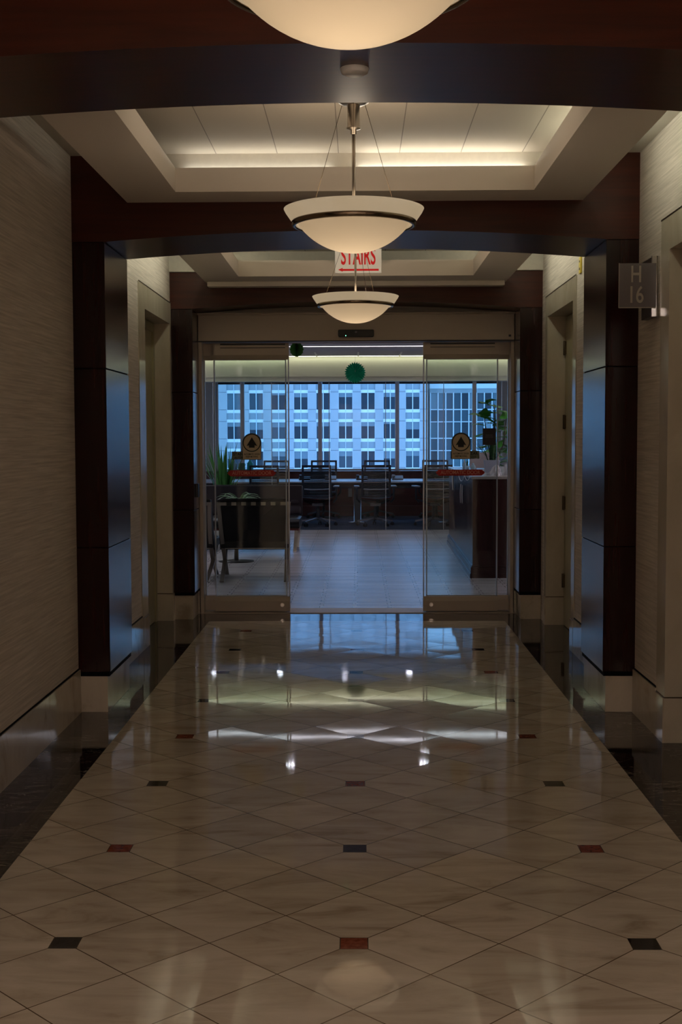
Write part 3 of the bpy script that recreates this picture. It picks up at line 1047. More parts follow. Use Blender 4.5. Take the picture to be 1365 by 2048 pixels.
# ------------------------------------------------------------------ lounge shell
LX = 4.6
YW = 24.40
YPt = 20.36
ZL = 2.80
struct(MB().box(-LX, LX, 10.78, YPt, -0.12, 0.0).build('floor_lounge', 'lfloor'), 'pale wood look tile floor of the lounge')
struct(MB().box(-LX, LX, YPt, YW + 0.1, -0.12, 0.002).build('floor_carpet', 'carpet'), 'blue grey carpet of the meeting area')
lc = struct(MB().box(-LX, LX, 10.95, YW + 0.1, ZL, ZL + 0.1).build('ceiling_lounge', 'lceil'))
MB().box(-LX, LX, 18.02, 18.92, ZL - 0.02, ZL).build('ceiling_panel', 'lceil', lc)
tb = MB()
for k in range(-6, 7):
    x = 0.02 + k * 0.66
    tb.box(x - 0.012, x + 0.012, 18.95, 20.1, ZL - 0.008, ZL)
tb.build('ceiling_grid', 'white', lc)
struct(MB().box(-LX - 0.1, -LX, 10.7, YW + 0.1, -0.12, ZL + 0.1).build('wall_lounge_left', 'loungewall'))
struct(MB().box(LX, LX + 0.1, 10.7, YW + 0.1, -0.12, ZL + 0.1).build('wall_lounge_right', 'loungewall'))
struct(MB().box(-LX, -1.52, 10.85, 10.95, 0, ZL + 0.1).box(1.52, LX, 10.85, 10.95, 0, ZL + 0.1).box(-1.52, 1.52, 10.95, 10.97, 2.32, ZL).build('wall_lounge_front', 'loungewall'))
ZW0, ZW1 = 0.868, 2.72
WXL, WXR = -2.731, 2.735
wf = MB()
wf.box(-LX, WXL, YW, YW + 0.15, 0, ZL)
wf.box(WXR, LX, YW, YW + 0.15, 0, ZL)
wf.box(WXL, WXR, YW, YW + 0.15, 0, ZW0)
wf.box(WXL, WXR, YW, YW + 0.15, ZW1, ZL)
struct(wf.build('wall_window', 'loungewall'))
w1 = struct(empty('window_1'), 'long window wall looking onto the office block')
fm = MB()
for x in (-2.234, -0.724, 0.774, 2.269):
    fm.box(x - 0.038, x + 0.038, YW - 0.03, YW + 0.08, ZW0, ZW1)
fm.box(WXL, WXR, YW - 0.02, YW + 0.08, ZW0, ZW0 + 0.025)
fm.box(WXL, WXR, YW - 0.02, YW + 0.08, ZW1 - 0.05, ZW1)
fm.box(WXL, WXL + 0.03, YW - 0.02, YW + 0.08, ZW0, ZW1)
fm.box(WXR - 0.03, WXR, YW - 0.02, YW + 0.08, ZW0, ZW1)
fm.build('window_frame', 'mull', w1)
MB().box(WXL, WXR, YW + 0.02, YW + 0.03, ZW0, ZW1).build('pane', 'wglass', w1)
r = MB()
for a, b in ((-2.70, -2.27), (-2.19, -0.76), (-0.68, 0.735), (0.815, 2.23), (2.31, 2.70)):
    r.box(a, b, YW - 0.02, YW + 0.015, 2.535, 2.58)
r.build('shade_rail', 'frameblk', w1)

# bulkhead and glass partition
bh = struct(MB().box(-LX, LX, 20.20, 20.50, 2.478, ZL).box(-LX, LX, 20.21, 20.50, 2.405, 2.470).box(-LX, LX, 20.22, 20.50, 2.46, 2.49).build('wall_bulkhead', 'cream'), 'pale bulkhead above the glass partition')
gp = struct(empty('window_4'), 'frameless glass partition of the meeting area')
js = [-4.6, -3.30, -2.34, -1.387, -0.454, 0.462, 1.40, 2.34, 3.30, 4.6]
for a, b in zip(js, js[1:]):
    MB().box(a + 0.002, b - 0.002, YPt, YPt + 0.012, 0.0, 2.41).build('pane', 'pglass', gp)
e = MB()
for a in js[1:-1]:
    e.box(a - 0.005, a + 0.005, YPt - 0.002, YPt + 0.014, 0.0, 2.41)
e.build('pane_edge', 'edge', gp)

# lounge lamps and added fill strips
r = tag(empty('ceiling_strip_light', (0, 17.86, ZL)), 'long white strip light across the lounge ceiling', 'light')
MB().box(-4.3, 4.3, -0.05, 0.05, -0.006, 0.0).build('diffuser', 'strip', r)
MB().box(-4.35, 4.35, -0.07, -0.05, -0.012, 0).box(-4.35, 4.35, 0.05, 0.07, -0.012, 0).build('trim_frame', 'white', r)
r = tag(empty('bulkhead_strip_light', (0, 20.14, ZL)), 'thin strip light along the top of the pale bulkhead', 'light')
MB().box(-4.4, 4.4, -0.022, 0.022, -0.004, 0.0).build('diffuser', 'bulkstrip', r)

for s_x, lab in ((-3.2, 'unseen fill strip added along the left side of the lounge ceiling'), (3.2, 'unseen fill strip added along the right side of the lounge ceiling')):  # strips added outside the view to brighten the lounge
    r = tag(empty('side_fill_strip', (s_x, 15.5, ZL)), lab, 'light')
    MB().box(-0.08, 0.08, -4.0, 4.0, -0.006, 0.0).build('diffuser', 'sidefill', r)
    MB().box(-0.10, -0.08, -4.02, 4.02, -0.012, 0).box(0.08, 0.10, -4.02, 4.02, -0.012, 0).build('trim_frame', 'white', r)


def downlight(x, y, label):
    r = empty('downlight', (x, y, ZL))
    MB().tube([(0, 0, -0.004), (0, 0, 0.0)], 0.055, 24, smooth=False).build('lens', 'down', r)
    MB().lathe([(0.056, 0.0), (0.056, -0.007), (0.074, -0.005), (0.076, 0.0)], 28, closed=True).build('bezel', 'white', r)
    tag(r, label, 'light', 'round downlights in the ceiling')


downlight(-0.90, 16.45, 'round ceiling downlight over the sofa, left')
downlight(0.89, 16.45, 'round ceiling downlight beside the reception desk')
for k, x in enumerate((-2.6, -1.42, -0.24, 0.94, 2.12)):
    downlight(x, 22.55, 'round ceiling downlight above the meeting table, number %s from the left wall' % ('one', 'two', 'three', 'four', 'five')[k])

# ------------------------------------------------------------------ window cabinet
r = tag(empty('window_cabinet', (0, 24.14, 0)), 'long cherry red wooden cabinet running under the windows', 'cabinet')
MB().box(-4.5, 4.5, -0.20, 0.25, 0.20, 0.84).build('cabinet_body', 'redwood', r)
MB().box(-4.5, 4.5, -0.225, 0.25, 0.84, 0.862).build('cabinet_top', 'redwood', r, bevel=0.004)
MB().box(-4.5, 4.5, -0.235, 0.25, 0.0, 0.20).build('plinth', 'redwood', r, bevel=0.012)

# ------------------------------------------------------------------ meeting table
r = tag(empty('meeting_table', (0, 22.35, 0)), 'long white meeting table on chrome columns behind the glass partition', 'table')
MB().box(-3.0, 2.35, -0.70, 0.72, 0.715, 0.742).build('tabletop', 'tabletop', r, bevel=0.006)
MB().box(-2.9, 2.25, -0.60, -0.57, 0.62, 0.715).build('apron', 'frameblk', r)
for x in (-1.65, 0.0, 1.58):
    MB().lathe([(0, 0.0), (0.16, 0.0), (0.16, 0.012), (0.066, 0.016), (0.066, 0.712), (0, 0.715)], 36, c=(x, -0.22, 0)).build('leg', 'steel', r)
for x in (-0.13, 0.16):
    MB().box(x - 0.035, x + 0.035, 0.10, 0.14, 0.44, 0.71).build('cable_cover', 'white', r)


def phone(x, y, mat, label, rz=0.0):
    r = empty('desk_phone', (x, y, 0.742), rz)
    MB().prism([(-0.09, 0), (0.09, 0), (0.09, 0.075), (-0.09, 0.025)], 'x', -0.10, 0.10).build('phone_body', mat, r, bevel=0.004)
    MB().box(-0.10, -0.045, -0.08, 0.085, 0.055, 0.088).build('handset', mat, r, bevel=0.008)
    tag(r, label, 'phone', 'phones on the meeting table')


M['boxgrey'] = P('warm_grey_plastic', (0.26, 0.23, 0.22), 0.5)
phone(0.08, 22.5, 'black', 'black phone left of the centre mesh chair')
phone(0.72, 22.5, 'boxgrey', 'warm grey box phone just right of the centre mesh chair')
phone(-0.48, 22.5, 'boxgrey', 'warm grey phone seen through the second mesh chair from the sofa')
phone(-0.95, 22.6, 'black', 'black phone beside the sliding door edge on the meeting table')


# ------------------------------------------------------------------ task chairs
def task_chair(name='mesh_office_chair'):
    """faces +y, origin on floor"""
    r = empty(name)
    b = MB()
    for s in (-1, 1):
        b.bar((s * 0.235, -0.20, 0.50), (s * 0.228, -0.30, 1.035), 0.035, 0.03, ref=(0, 1, 0))
    b.bar((-0.243, -0.30, 1.022), (0.243, -0.30, 1.022), 0.03, 0.034)
    b.bar((-0.225, -0.205, 0.515), (0.225, -0.205, 0.515), 0.03, 0.03)
    b.build('back_frame', 'frameblk', r)
    g = MB()
    n = 17
    for i in range(n):
        z = 0.545 + 0.385 * i / (n - 1)
        y = -0.20 - 0.10 * (z - 0.5) / 0.535
        bow = 0.035 * sin(pi * (i / (n - 1)) * 0.8)
        g.tube([(-0.222, y, z), (-0.11, y - bow * 0.6, z), (0, y - bow, z), (0.11, y - bow * 0.6, z), (0.222, y, z)], 0.0102, 6)
    g.build('mesh_back', 'mesh', r)
    MB().tube([(-0.21, -0.245, 0.635), (-0.10, -0.275, 0.628), (0.10, -0.275, 0.628), (0.21, -0.245, 0.635)], 0.011, 8).build('lumbar_bar', 'padgrey', r)
    def seat(u, v):
        x = (u - 0.5) * 0.50
        y = -0.21 + v * 0.48
        z = 0.475 + 0.018 * (2 * u - 1) ** 2 - 0.03 * max(0, v - 0.8) * 5 * 0.6
        return (x, y, z)
    s_ = MB()
    s_.grid(seat, 10, 10)
    s_.grid(lambda u, v: (seat(u, v)[0] * 0.98, seat(u, v)[1], seat(u, v)[2] - 0.045), 10, 10)
    s_.build('seat', 'leather', r)
    sh = MB()
    sh.grid(lambda u, v: ((u - 0.5) * 0.46, -0.20 + 0.36 * v, 0.385 + 0.05 * abs(2 * u - 1) ** 1.6), 12, 4)
    sh.grid(lambda u, v: ((u - 0.5) * 0.46, -0.20 + 0.36 * v, 0.355 + 0.075 * abs(2 * u - 1) ** 1.6), 12, 4)
    sh.box(-0.09, 0.09, -0.1, 0.1, 0.34, 0.39)
    sh.build('seat_shell', 'darksteel', r)
    for s in (-1, 1):
        a = MB()
        a.tube([(s * 0.26, -0.02, 0.40), (s * 0.315, -0.02, 0.46), (s * 0.315, -0.02, 0.66)], 0.016, 8)
        ar = a.build('armrest', 'frameblk', r)
        MB().box(s * 0.315 - 0.045, s * 0.315 + 0.045, -0.14, 0.12, 0.662, 0.685).build('arm_pad', 'padgrey', ar, bevel=0.008)
    MB().tube([(0, 0, 0.10), (0, 0, 0.24), (0, 0, 0.36)], [0.028, 0.028, 0.020], 14).build('gas_lift', 'frameblk', r)
    for k in range(5):
        a = 2 * pi * k / 5 + 0.3
        c, s = cos(a), sin(a)
        lb = MB()
        lb.bar((0.02 * c, 0.02 * s, 0.130), (0.31 * c, 0.31 * s, 0.078), 0.036, 0.026)
        lg = lb.build('base_arm', 'darksteel', r)
        q = Vector((0.31 * c, 0.31 * s, 0.028))
        t_ = Vector((-s, c, 0))
        cs = MB()
        for d in (-0.020, 0.020):
            cs.tube([q + t_ * (d - 0.009), q + t_ * (d + 0.009)], 0.028, 14, smooth=False)
        cs.tube([q, q + Vector((0, 0, 0.05))], 0.009, 8)
        cs.build('caster', 'black', lg)
    return r


ch0 = task_chair()
near_l = ['black mesh office chair with its back to us, nearest the sofa end, left door leaf',
          'black mesh office chair with its back to us, second from the sofa',
          'black mesh office chair with its back to us, in the middle of the open doorway',
          'black mesh office chair with its back to us, beside the reception desk']
far_l = ['mesh office chair across the table, behind the red sticker on the left leaf',
         'mesh office chair across the table, left of the middle window mullion',
         'mesh office chair across the table, behind the centre chair',
         'mesh office chair across the table, behind the chair by the reception desk']
first = True
for (x, y, rz, lab, grp) in (
        [(-1.572, 21.28, 0.03, near_l[0], 'chairs on the near side of the meeting table'),
         (-0.670, 21.30, -0.06, near_l[1], 'chairs on the near side of the meeting table'),
         (0.303, 21.28, 0.05, near_l[2], 'chairs on the near side of the meeting table'),
         (1.295, 21.30, 0.22, near_l[3], 'chairs on the near side of the meeting table'),
         (-1.53, 23.42, pi, far_l[0], 'chairs on the far side of the meeting table'),
         (-0.633, 23.42, pi, far_l[1], 'chairs on the far side of the meeting table'),
         (0.373, 23.42, pi, far_l[2], 'chairs on the far side of the meeting table'),
         (1.47, 23.42, pi, far_l[3], 'chairs on the far side of the meeting table')]):
    c = ch0 if first else copy_tree(ch0)
    first = False
    c.location = (x, y, 0.002)
    c.rotation_euler = (0, 0, rz)
    if y > 22:
        c.scale = (1, 1, 1.03)
    else:
        c.scale = (1, 1, 1)
    tag(c, lab, 'chair', grp)


# ------------------------------------------------------------------ sofa
def tuft(u, v, nu, nv):
    return abs(sin(pi * u * nu)) ** 0.35 * abs(sin(pi * v * nv)) ** 0.35


r = tag(empty('tufted_sofa', (-1.86, 16.85, 0)), 'black tufted leather sofa facing us on chrome legs', 'sofa')
W2 = 1.10
b = MB()
ny = 33
b.grid(lambda u, v: ((u - 0.5) * 2 * W2, 0.28 + 0.10 * v - 0.045 * tuft(u, v, 11, 3), 0.44 + 0.405 * v), 110, 30)
b.box(-W2, W2, 0.29, 0.40, 0.44, 0.843)
b.build('backrest', 'leather2', r)
MB().tube([(-W2, 0.37, 0.845), (W2, 0.37, 0.845)], 0.012, 8).tube([(W2, 0.29, 0.45), (W2, 0.375, 0.845)], 0.011, 8).build('piping', 'leather2', r)
b = MB()
b.box(-W2, W2, -0.44, 0.34, 0.315, 0.425)
b.grid(lambda u, v: ((u - 0.5) * 2 * W2, -0.44 + 0.78 * v, 0.422 + 0.035 * tuft(u, v, 11, 4)), 110, 40)
b.tube([(-W2, -0.44, 0.385), (W2, -0.44, 0.385)], 0.055, 16)
b.build('seat', 'leather', r)
MB().box(-W2 + 0.01, W2 - 0.01, -0.42, 0.36, 0.285, 0.318).build('seat_frame', 'redwood', r)
for s in (-1, 1):
    for y in (-0.40, 0.32):
        MB().bar((s * (W2 - 0.04), y, 0.30), (s * (W2 - 0.06), y - 0.03, 0.012), 0.045, 0.022, ref=(0, 1, 0)).tube([(s * (W2 - 0.06), y - 0.03, 0), (s * (W2 - 0.06), y - 0.03, 0.012)], 0.024, 12).build('leg', 'steel', r)


# ------------------------------------------------------------------ leather lounge chairs (backs to us, facing +y)
def lounge_chair():
    r = empty('leather_lounge_chair')
    H = 0.835
    wt, wb = 0.365, 0.330

    def side(s):
        b = MB()
        pa = []
        n = 12
        for i in range(n + 1):   # back rail sweeping down to the front foot
            u = i / n
            z = H - u * (H - 0.01)
            y = -0.30 + 0.16 * u + 0.50 * u ** 2.4
            x = s * (wt - (wt - wb) * min(1, u * 1.3))
            pa.append((x, y, z))
        for p, q in zip(pa, pa[1:]):
            b.bar(p, q, 0.042, 0.014, ref=(0, 1, 0))
        pb = []
        for i in range(n + 1):   # seat rail sweeping back down to the rear foot
            u = i / n
            z = 0.40 - u * 0.39
            y = 0.36 - 0.30 * u - 0.42 * u ** 2.2
            pb.append((s * (wb + 0.004), y, z))
        for p, q in zip(pb, pb[1:]):
            b.bar(p, q, 0.044, 0.014, ref=(0, 1, 0))
        return b
    for s in (-1, 1):
        side(s).build('side_frame', 'satin', r)
    MB().bar((-wt - 0.019, -0.302, H - 0.018), (wt + 0.019, -0.302, H - 0.018), 0.012, 0.034).build('top_bar', 'satin', r)
    MB().bar((-wb, -0.03, 0.34), (wb, -0.03, 0.34), 0.012, 0.030).build('rear_bar', 'nickel', r)
    st = MB()
    for k in range(6):
        x = -0.255 + 0.102 * k
        st.bar((x, -0.311, H), (x, -0.312, H - 0.042), 0.052, 0.006, ref=(0, 1, 0))
    st.build('strap', 'leather', r)
    b = MB()
    # back cushion
    def pt(x, t, d):
        # t along back from bottom (0) to top (1); d thickness outward to front
        z = 0.315 + t * (H + 0.02 - 0.315)
        u = (H - z) / (H - 0.01)
        y = -0.30 + 0.16 * u + 0.50 * max(u, 0) ** 2.4
        return (x, y + 0.012 + d, z)
    wd = 0.372
    b.grid(lambda u, v: pt((u - 0.5) * 2 * wd, v, 0.0), 8, 12)
    b.grid(lambda u, v: pt((u - 0.5) * 2 * wd, v, 0.10 - 0.02 * (1 - tuft(u, v, 5, 5))), 60, 50)
    b.tube([pt(-wd, 0.995, 0.0), pt(-wd * 0.9, 1.012, 0.0), pt(wd * 0.9, 1.012, 0.0), pt(wd, 0.995, 0.0)], 0.013, 8)
    for s in (-1, 1):
        b.grid(lambda u, v: pt(s * wd, v, 0.10 * u), 4, 12)
    b.grid(lambda u, v: pt((u - 0.5) * 2 * wd, 1.0, 0.10 * v), 8, 2)
    b.grid(lambda u, v: pt((u - 0.5) * 2 * wd, 0.0, 0.10 * v), 8, 2)
    b.build('backrest', 'leather', r)
    sd = MB()
    for k in range(8):
        x = -0.30 + 0.6 * k / 7
        q = pt(x, 0.035, -0.002)
        sd.tube([q, (q[0], q[1] - 0.006, q[2])], 0.0055, 8)
    sd.build('studs', 'steel', r)
    b = MB()
    b.box(-0.36, 0.36, -0.10, 0.42, 0.335, 0.42)
    b.grid(lambda u, v: ((u - 0.5) * 0.72, -0.10 + 0.52 * v, 0.42 + 0.02 * tuft(u, v, 5, 4)), 50, 40)
    b.build('seat', 'leather', r, bevel=0.01)
    return r


lc0 = lounge_chair()
lc0.location = (-1.085, 13.32, 0)
lc0.rotation_euler = (0, 0, 0.03)
tag(lc0, 'black leather lounge chair seen from behind through the left glass leaf', 'chair', 'leather lounge chairs')
c2 = copy_tree(lc0)
c2.location = (-1.885, 13.34, 0)
c2.rotation_euler = (0, 0, -0.05)
c2['label'] = 'second leather lounge chair, mostly cut off by the left door jamb'

# ------------------------------------------------------------------ side table with plant
r = tag(empty('pedestal_table', (-1.47, 15.18, 0)), 'round pedestal side table with chrome stem behind the lounge chairs', 'table')
MB().lathe([(0, 0), (0.215, 0), (0.215, 0.008), (0.05, 0.018), (0, 0.018)], 40).build('foot_plate', 'leather', r)
MB().tube([(0, 0, 0.015), (0, 0, 0.50)], 0.027, 20).build('stem', 'nickel', r)
MB().lathe([(0, 0.50), (0.28, 0.50), (0.285, 0.51), (0.28, 0.52), (0, 0.52)], 48).build('tabletop', 'frameblk', r)


def blade(mb, base, az, length, width, lean, curl, m=0, nseg=8, fold=0.15, twist=0.0):
    """a pointed leaf rising from base, leaning outward and curling down"""
    pts = []
    p = Vector(base)
    ang = lean
    st = length / nseg
    dirh = Vector((cos(az), sin(az), 0))
    rows = []
    for i in range(nseg + 1):
        u = i / nseg
        w = width * (0.45 + 0.75 * u) * (1 - u ** 2.2) if u < 1 else 0
        w = max(w, 0.0008)
        side = Vector((-sin(az + twist * u), cos(az + twist * u), 0))
        d = dirh * sin(ang) + Vector((0, 0, 1)) * cos(ang)
        nrm = side.cross(d)
        rows.append((p - side * w / 2 + nrm * w * fold, p.copy(), p + side * w / 2 + nrm * w * fold))
        p = p + d * st
        ang += curl / nseg
    b = mb.add([q for r_ in rows for q in r_])
    for i in range(nseg):
        for j in (0, 1):
            a = b + i * 3 + j
            mb.face([a, a + 1, a + 4, a + 3], m, True)


rnd = random.Random(3)
r = tag(empty('striped_plant', (-1.42, 15.12, 0.52)), 'potted plant with arching striped leaves on the pedestal table', 'plant')
MB().lathe([(0, 0), (0.065, 0), (0.085, 0.13), (0.078, 0.13), (0.0, 0.12)], 28).build('pot', 'black', r)
b = MB()
for k in range(20):
    blade(b, (0, 0, 0.12), 2 * pi * k / 20 + rnd.uniform(-.2, .2), rnd.uniform(0.36, 0.46), 0.055, rnd.uniform(0.0, 0.30), rnd.uniform(1.8, 3.0), nseg=10)
b.build('foliage', 'leafstripe', r, fixn=False)

# tall snake-like plant behind the sofa
r = tag(empty('spiky_plant', (-1.97, 18.5, 0)), 'tall spiky green plant in a white pot behind the sofa', 'plant')
MB().lathe([(0, 0), (0.13, 0), (0.17, 0.70), (0.155, 0.70), (0.15, 0.66), (0, 0.66)], 32).build('pot', 'pot_white', r)
b = MB()
for k in range(52):
    a = rnd.uniform(0, 2 * pi)
    rr = rnd.uniform(0, 0.12)
    blade(b, (rr * cos(a), rr * sin(a), 0.64), a, rnd.uniform(0.45, 0.88), rnd.uniform(0.04, 0.062), rnd.uniform(0.02, 0.42), rnd.uniform(0.0, 0.45), nseg=7)
for a, L, ln in ((pi - 0.1, 0.66, 0.42), (pi + 0.3, 0.60, 0.62), (0.1, 0.62, 0.55), (0.4, 0.5, 0.7)):
    blade(b, (0, 0, 0.64), a, L, 0.04, ln, 0.15, nseg=7)
b.build('foliage', 'leaf', r, fixn=False)

# ------------------------------------------------------------------ reception desk
r = tag(empty('reception_desk', (1.235, 13.35, 0)), 'dark mahogany reception desk with a pale counter beside the doorway', 'desk')
DL = 4.3
skew = 0.06
def dpoly(off, xr=2.1):
    return [(-off, -off), (xr, -off), (xr, DL + off), (skew - off, DL + off)]
MB().prism(dpoly(0.0), 'z', 0.12, 1.055).build('desk_body', 'deskwood', r)
MB().prism(dpoly(0.016), 'z', 1.055, 1.084).build('countertop', 'counter', r, bevel=0.003)
b = MB()
b.prism(dpoly(0.022), 'z', 0.0, 0.115)
b.prism(dpoly(0.012), 'z', 0.115, 0.135)
b.prism(dpoly(0.030), 'z', 0.0, 0.05)
b.build('plinth', 'deskwood', r, bevel=0.004)
r = tag(empty('privacy_screen', (1.67, 16.45, 1.084)), 'low pinkish beige screen standing on the far part of the desk', 'screen')
MB().box(-0.19, 0.19, 0, 0.03, 0.012, 0.216).build('screen_panel', 'screenbeige', r)
MB().box(-0.15, -0.11, -0.05, 0.08, 0, 0.012).box(0.11, 0.15, -0.05, 0.08, 0, 0.012).build('foot', 'steel', r)

# things on the desk
r = tag(empty('desk_plant', (1.60, 14.9, 1.084)), 'spiky plant in a pale lilac square planter on the reception desk', 'plant')
MB().prism([(-0.075, 0), (0.075, 0), (0.092, 0.145), (-0.092, 0.145)], 'y', -0.075, 0.075).build('pot', 'pot_lilac', r, bevel=0.004)
b = MB()
for k in range(30):
    a = rnd.uniform(0, 2 * pi)
    blade(b, (rnd.uniform(-0.05, 0.05), rnd.uniform(-0.05, 0.05), 0.13), a, rnd.uniform(0.16, 0.38), rnd.uniform(0.022, 0.036), rnd.uniform(0.05, 0.75), rnd.uniform(0, 0.3), nseg=6)
blade(b, (0.04, 0, 0.13), 0.0, 0.42, 0.03, 0.95, 0.0, nseg=6)
blade(b, (-0.04, 0, 0.13), pi, 0.40, 0.03, 0.75, -0.2, nseg=6)
blade(b, (-0.04, 0, 0.13), pi, 0.30, 0.03, 1.05, 0.1, nseg=6)
blade(b, (-0.03, 0, 0.13), pi, 0.50, 0.03, 0.55, -0.1, nseg=6)
b.build('foliage', 'leafdark', r, fixn=False)

r = tag(empty('tissue_bundle', (1.50, 13.72, 1.084)), 'crumpled white tissue paper bag on the front of the desk', 'bag')
def crump(u, v):
    a = 2 * pi * u
    rr = (0.064 * (1 - v) ** 0.7 + 0.006) * (1 + 0.22 * sin(5 * a + 6 * v) + 0.12 * sin(9 * a - 3 * v))
    return (rr * cos(a) + 0.03 * v, rr * sin(a), 0.118 * v)
MB().grid(crump, 40, 12, smooth=False).build('paper', 'paper', r)

r = tag(empty('paper_cup', (1.655, 13.85, 1.084)), 'white tapered cup standing at the corner of the desk', 'cup')
MB().lathe([(0, 0), (0.036, 0), (0.024, 0.115), (0.022, 0.115), (0.032, 0.004), (0, 0.004)], 28).build('cup_body', 'white', r)
MB().lathe([(0, 0.112), (0.026, 0.113), (0.026, 0.122), (0, 0.124)], 28).build('lid', 'white', r)

r = tag(empty('cactus', (1.40, 16.0, 1.084)), 'small dark succulent in a glass jar on the reception desk', 'plant')
MB().lathe([(0, 0), (0.03, 0), (0.034, 0.055), (0.030, 0.055), (0, 0.05)], 24).build('pot', 'clear', r)
b = MB()
for k in range(9):
    blade(b, (0, 0, 0.045), k * 0.7, 0.10, 0.020, 0.15 + 0.09 * k, 0.1, nseg=5)
b.build('foliage', 'leafdark', r, fixn=False)
r = tag(empty('pump_bottle', (1.335, 15.6, 1.084)), 'slim clear pump bottle on the reception desk beside the succulent', 'bottle')
MB().lathe([(0, 0), (0.022, 0), (0.024, 0.01), (0.024, 0.09), (0.010, 0.108), (0.010, 0.12), (0, 0.12)], 24).build('bottle_body', 'clear', r)
MB().tube([(0, 0, 0.12), (0, 0, 0.145), (-0.03, 0, 0.145)], 0.005, 8).build('pump', 'white', r)
r = tag(empty('spray_bottle', (1.43, 15.45, 1.084)), 'short blue clear bottle behind the red sticker on the desk', 'bottle')
MB().lathe([(0, 0), (0.028, 0), (0.030, 0.06), (0.012, 0.085), (0.012, 0.10), (0, 0.10)], 24).build('bottle_body', 'clear', r)

# ribbons hanging over the desk's side
def ribbon(name, pts, label, w=0.0045, y=0):
    o = MB().tube(pts, w, 6).build(name, 'paper')
    tag(o, label, 'ribbon', 'white ribbons hanging from the desk')


xs = 1.225
def dx(y):
    return 1.235 + 0.06 * (y - 13.35) / DL - 0.024
def sag(y0, y1, dip, n=14, z=1.078):
    return [(dx(y0 + (y1 - y0) * i / n) - 0.006, y0 + (y1 - y0) * i / n, z - dip * 4 * (i / n) * (1 - i / n)) for i in range(n + 1)]
ribbon('ribbon', sag(13.40, 14.2, 0.05), 'white ribbon swag nearest the front corner of the desk')
ribbon('ribbon', sag(14.2, 15.3, 0.09), 'white ribbon swag along the middle of the desk side')
ribbon('ribbon', sag(15.3, 16.6, 0.06), 'white ribbon swag at the far half of the desk side')
ribbon('ribbon', [(dx(14.45) - 0.008, 14.45, 0.95), (dx(14.46) - 0.012, 14.46, 0.85), (dx(14.45) - 0.010, 14.45, 0.74)], 'white ribbon end hanging down below the middle swag', 0.008)
ribbon('ribbon', [(dx(14.75) - 0.008, 14.75, 0.95), (dx(14.76) - 0.012, 14.76, 0.85), (dx(14.75) - 0.010, 14.75, 0.73)], 'second white ribbon end hanging below the middle swag', 0.008)
ribbon('ribbon', [(dx(16.2) - 0.008, 16.2, 1.07), (dx(16.2) - 0.014, 16.2, 0.95), (dx(16.2) - 0.010, 16.2, 0.82)], 'wide white ribbon tail at the far end of the desk side', 0.012)

# ------------------------------------------------------------------ fiddle leaf fig
r = tag(empty('fig_tree', (2.06, 18.9, 0)), 'tall fiddle leaf fig tree behind the reception desk at the window', 'tree')
MB().lathe([(0, 0), (0.16, 0), (0.20, 0.36), (0.185, 0.36), (0.18, 0.32), (0, 0.32)], 32).build('pot', 'pot_white', r)
tr = [(0, 0, 0.3), (0.02, 0, 0.8), (-0.02, 0.02, 1.3), (0.01, 0, 1.75), (0.0, 0, 2.0)]
MB().tube(tr, [0.02, 0.018, 0.015, 0.011, 0.006], 10).tube([(-0.02, 0.02, 1.3), (-0.12, 0, 1.6), (-0.16, 0, 1.85)], [0.012, 0.009, 0.005], 8).tube([(0.01, 0, 1.1), (0.14, -0.02, 1.4), (0.18, 0, 1.8)], [0.012, 0.009, 0.005], 8).build('trunk', 'bark', r)


def fig_leaf(mb, base, az, elev, L, W):
    d = Vector((cos(az) * cos(elev), sin(az) * cos(elev), sin(elev)))
    side = Vector((-sin(az), cos(az), 0))
    nrm = side.cross(d)
    prof = [(0, .10), (.12, .30), (.28, .42), (.45, .46), (.62, .78), (.78, 1.0), (.92, .80), (1.0, .15)]
    rows = []
    for u, w_ in prof:
        p = Vector(base) + d * (L * u) - Vector((0, 0, 1)) * (0.25 * L * u * u)
        ww = W * w_ / 2
        rows.append((p - side * ww + nrm * ww * 0.25, p, p + side * ww + nrm * ww * 0.25))
    b = mb.add([q for r_ in rows for q in r_])
    for i in range(len(prof) - 1):
        for j in (0, 1):
            a = b + i * 3 + j
            mb.face([a, a + 1, a + 4, a + 3], 0, True)


b = MB()
fr = random.Random(11)
for k in range(50):
    z = 1.0 + 1.02 * (k / 50)
    br = fr.choice([(0, 0), (-0.13, 0), (0.15, 0)]) if z > 1.3 else (0, 0)
    fig_leaf(b, (br[0], br[1], z), fr.uniform(0, 2 * pi), fr.uniform(-0.2, 0.8), fr.uniform(0.24, 0.34), fr.uniform(0.17, 0.24))
b.build('foliage', 'leaffig', r, fixn=False)

# ------------------------------------------------------------------ bottles on the window cabinet
r = tag(empty('sanitizer_bottle', (-2.36, 24.05, 0.862)), 'clear blue pump bottle on the window cabinet, left of the green carton', 'bottle')
MB().lathe([(0, 0), (0.05, 0), (0.055, 0.02), (0.055, 0.13), (0.02, 0.17), (0.018, 0.20), (0, 0.20)], 24).build('bottle_body', 'clear', r)
MB().tube([(0, 0, 0.20), (0, 0, 0.235), (0.05, 0, 0.235)], 0.009, 8).build('pump', 'white', r)
r = tag(empty('green_carton', (-2.22, 24.05, 0.862)), 'small dark green carton on the window cabinet between two bottles', 'box')
MB().box(-0.06, 0.06, -0.05, 0.05, 0, 0.15).box(-0.055, 0.055, -0.051, 0.051, 0.15, 0.156).build('carton', 'greenbox', r, bevel=0.003)
r = tag(empty('teal_bottle', (-2.06, 24.05, 0.862)), 'teal bottle on the window cabinet right of the green carton', 'bottle')
MB().lathe([(0, 0), (0.055, 0), (0.06, 0.02), (0.06, 0.15), (0.022, 0.20), (0.02, 0.23), (0, 0.23)], 24).build('bottle_body', 'teal', r)
